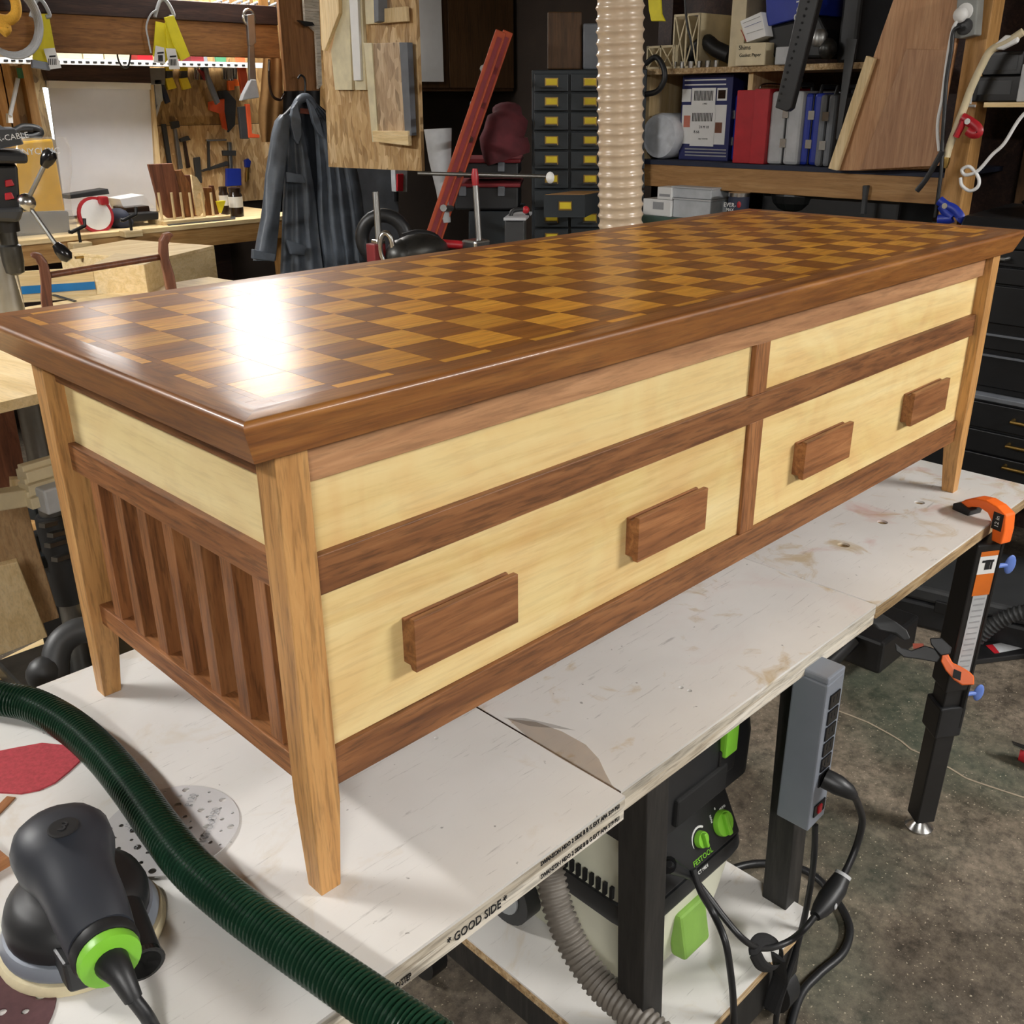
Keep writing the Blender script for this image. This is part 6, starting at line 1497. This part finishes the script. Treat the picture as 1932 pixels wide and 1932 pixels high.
# ------------------------------------------------------------------ floor at the far left
def leanpoly(pts, d_, th, tilt): 
    n_ = (fl + V((0, 0, tilt))).normalized(); p0 = ond(*pts[0], d_); return G().prism([onplane(u, v, p0, n_) for u, v in pts], n_ * th)
for pts, d_, tilt, mt, lab_ in (([(-60, 1225), (112, 1166), (70, 1030), (46, 935), (-60, 960)], 2.75, .22, 'oak_board_z', 'tall pale board leaning behind the ply offcut at left'),
                              ([(-40, 1252), (90, 1202), (33, 1060), (-40, 1078)], 2.6, .3, 'pine_pale_z', 'striped plywood offcut leaning near the floor at left')):
    solo('leaning_offcut', leanpoly(pts, d_, .015, tilt), mt, lab_, 'board', 'boards leaning at the far left', bevel=.002)
for pts, z, lab_ in (([(-30, 1250), (0, 1245), (84, 1203), (105, 1214), (28, 1256), (-30, 1275)], .03, 'upper pale thin board lying on the floor at left'), ([(30, 1262), (62, 1268), (110, 1225), (92, 1215)], .012, 'lower pale thin board lying on the floor at left'), ([(-40, 1300), (24, 1262), (0, 1250), (-40, 1262)], .014, 'corner of a pale thin board on the floor at the left edge')):
    solo('floor_board', G().prism([onz(u, v, z) for u, v in pts], (0, 0, -.012)), 'pine_pale_x', lab_, 'board', 'thin boards on the floor')
fbk = onz(128, 1160, .0)
for z0_, sz, mt, lab_ in ((0, (.34, .30, .16), 'walnut_z', 'brown wood block on the floor behind the chest leg'), (.161, (.36, .32, .09), 'pine_x', 'scarred tan block stacked on the brown block')):
    tag(obox('timber_block', mt, None, (fbk.x + .2, fbk.y + .2, z0_ + sz[2] / 2), sz, RTb, .006), lab_, 'block', 'stacked timber blocks')
solo('pale_batten', G().prism([onz(u, v, .27) for u, v in ((128, 1123), (146, 1115), (190, 1140), (170, 1150))], (0, 0, -.03)), 'pine_pale_x', 'pale batten end on the stacked timber blocks', 'batten')
mc = thing('machine_pile', 'pile of dark green machine vices behind the chest leg', 'vice', onz(140, 1070, .3))
for u, v, s_ in ((92, 960, .10), (118, 985, .12), (110, 1010, .13), (130, 1030, .10), (108, 1045, .11), (140, 1070, .12), (150, 1000, .1), (140, 950, .1)):
    p = ond(u, v, 2.95); obox('jaw_block', 'cab_metal', mc, p, (s_, s_ * .6, s_ * .35), Matrix.Rotation(random.uniform(-.6, .6), 3, 'Z') @ Matrix.Rotation(random.uniform(-.3, .3), 3, 'X'), .006)
for u, v in ((105, 985), (120, 1003), (115, 1022), (128, 1048)):
    p = ond(u, v, 2.86); obox('machined_edge', 'brushed_steel', mc, p, (.10, .02, .012), Matrix.Rotation(.5, 3, 'Z') @ Matrix.Rotation(.2, 3, 'Y'))
part('pile_stand', G().prism([onz(60, 1110, .3), onz(170, 1110, .3), onz(190, 1040, .3), onz(90, 1030, .3)], (0, 0, -.3)), 'black_metal', mc)
exb = thing('extrusion_bar', 'pale metal fence rail with stacked profiles passing behind the chest leg', 'rail', ond(100, 935, 2.1))
e0, e1 = ond(-60, 940, 1.98), ond(96, 918, 2.08)
part('rail', G().prism([e0, e0 + V((0, 0, -.034)), e0 + V((0, 0, -.034)) + tdy * .04, e0 + tdy * .04], e1 - e0), 'cream_plastic', exb, bevel=.003)
for k in range(3):
    p = ond(98 + 4 * k, 882 + 24 * k, 2.08); part('profile', G().box(p, (.12, .04, .022), RTb).box(p + V((0, 0, .016)), (.12, .02, .012), RTb), 'cream_plastic', exb, bevel=.002)
part('stop', G().box(ond(100, 938, 2.05), (.05, .04, .05), RTb), 'light_grey', exb, bevel=.004)
part('cross_arm', G().cyl(ond(110, 920, 2.1), ond(270, 900, 2.15), .015, 10), 'charcoal', exb)
part('upright', G().cyl(ond(270, 895, 2.15), V((ond(270, 895, 2.15).x, ond(270, 895, 2.15).y, 0)), .02, 10), 'black_metal', exb)
chx = thing('stool_arm', 'black padded stool arm curving up beyond the bench edge', 'stool', onz(110, 1290, .0))
ap = [ond(u, v, 1.75 + .002 * i) for i, (u, v) in enumerate(((108, 1330), (106, 1290), (104, 1250), (112, 1218), (132, 1198), (160, 1188), (210, 1190)))]
part('arm_pad', G().tube(smoothpath(ap, 6), .022, 14), 'charcoal', chx, smooth=60)
part('knuckle', G().ball(ond(84, 1272, 1.75), (.028, .028, .03)), 'charcoal', chx, smooth=60)
q = ap[0]; part('column', G().cyl(q, (q.x, q.y, .04), .03, 14), 'black_plastic', chx, smooth=40)
part('foot', G().lathe([(.055, 0), (.055, .02), (.03, .05)], (q.x, q.y, 0), 24), 'black_plastic', chx, smooth=40)
solo('brown_board', leanpoly([(-80, 690), (10, 690), (55, 930), (40, 960), (-80, 960)], 3.0, .02, .1), 'walnut_z', 'brown wooden panel behind the drill press column', 'board')
solo('pale_offcut', leanpoly([(18, 905), (48, 904), (48, 940), (20, 945)], 2.72, .02, .1), 'pine_pale_z', 'small pale offcut standing before the drill press column', 'offcut')
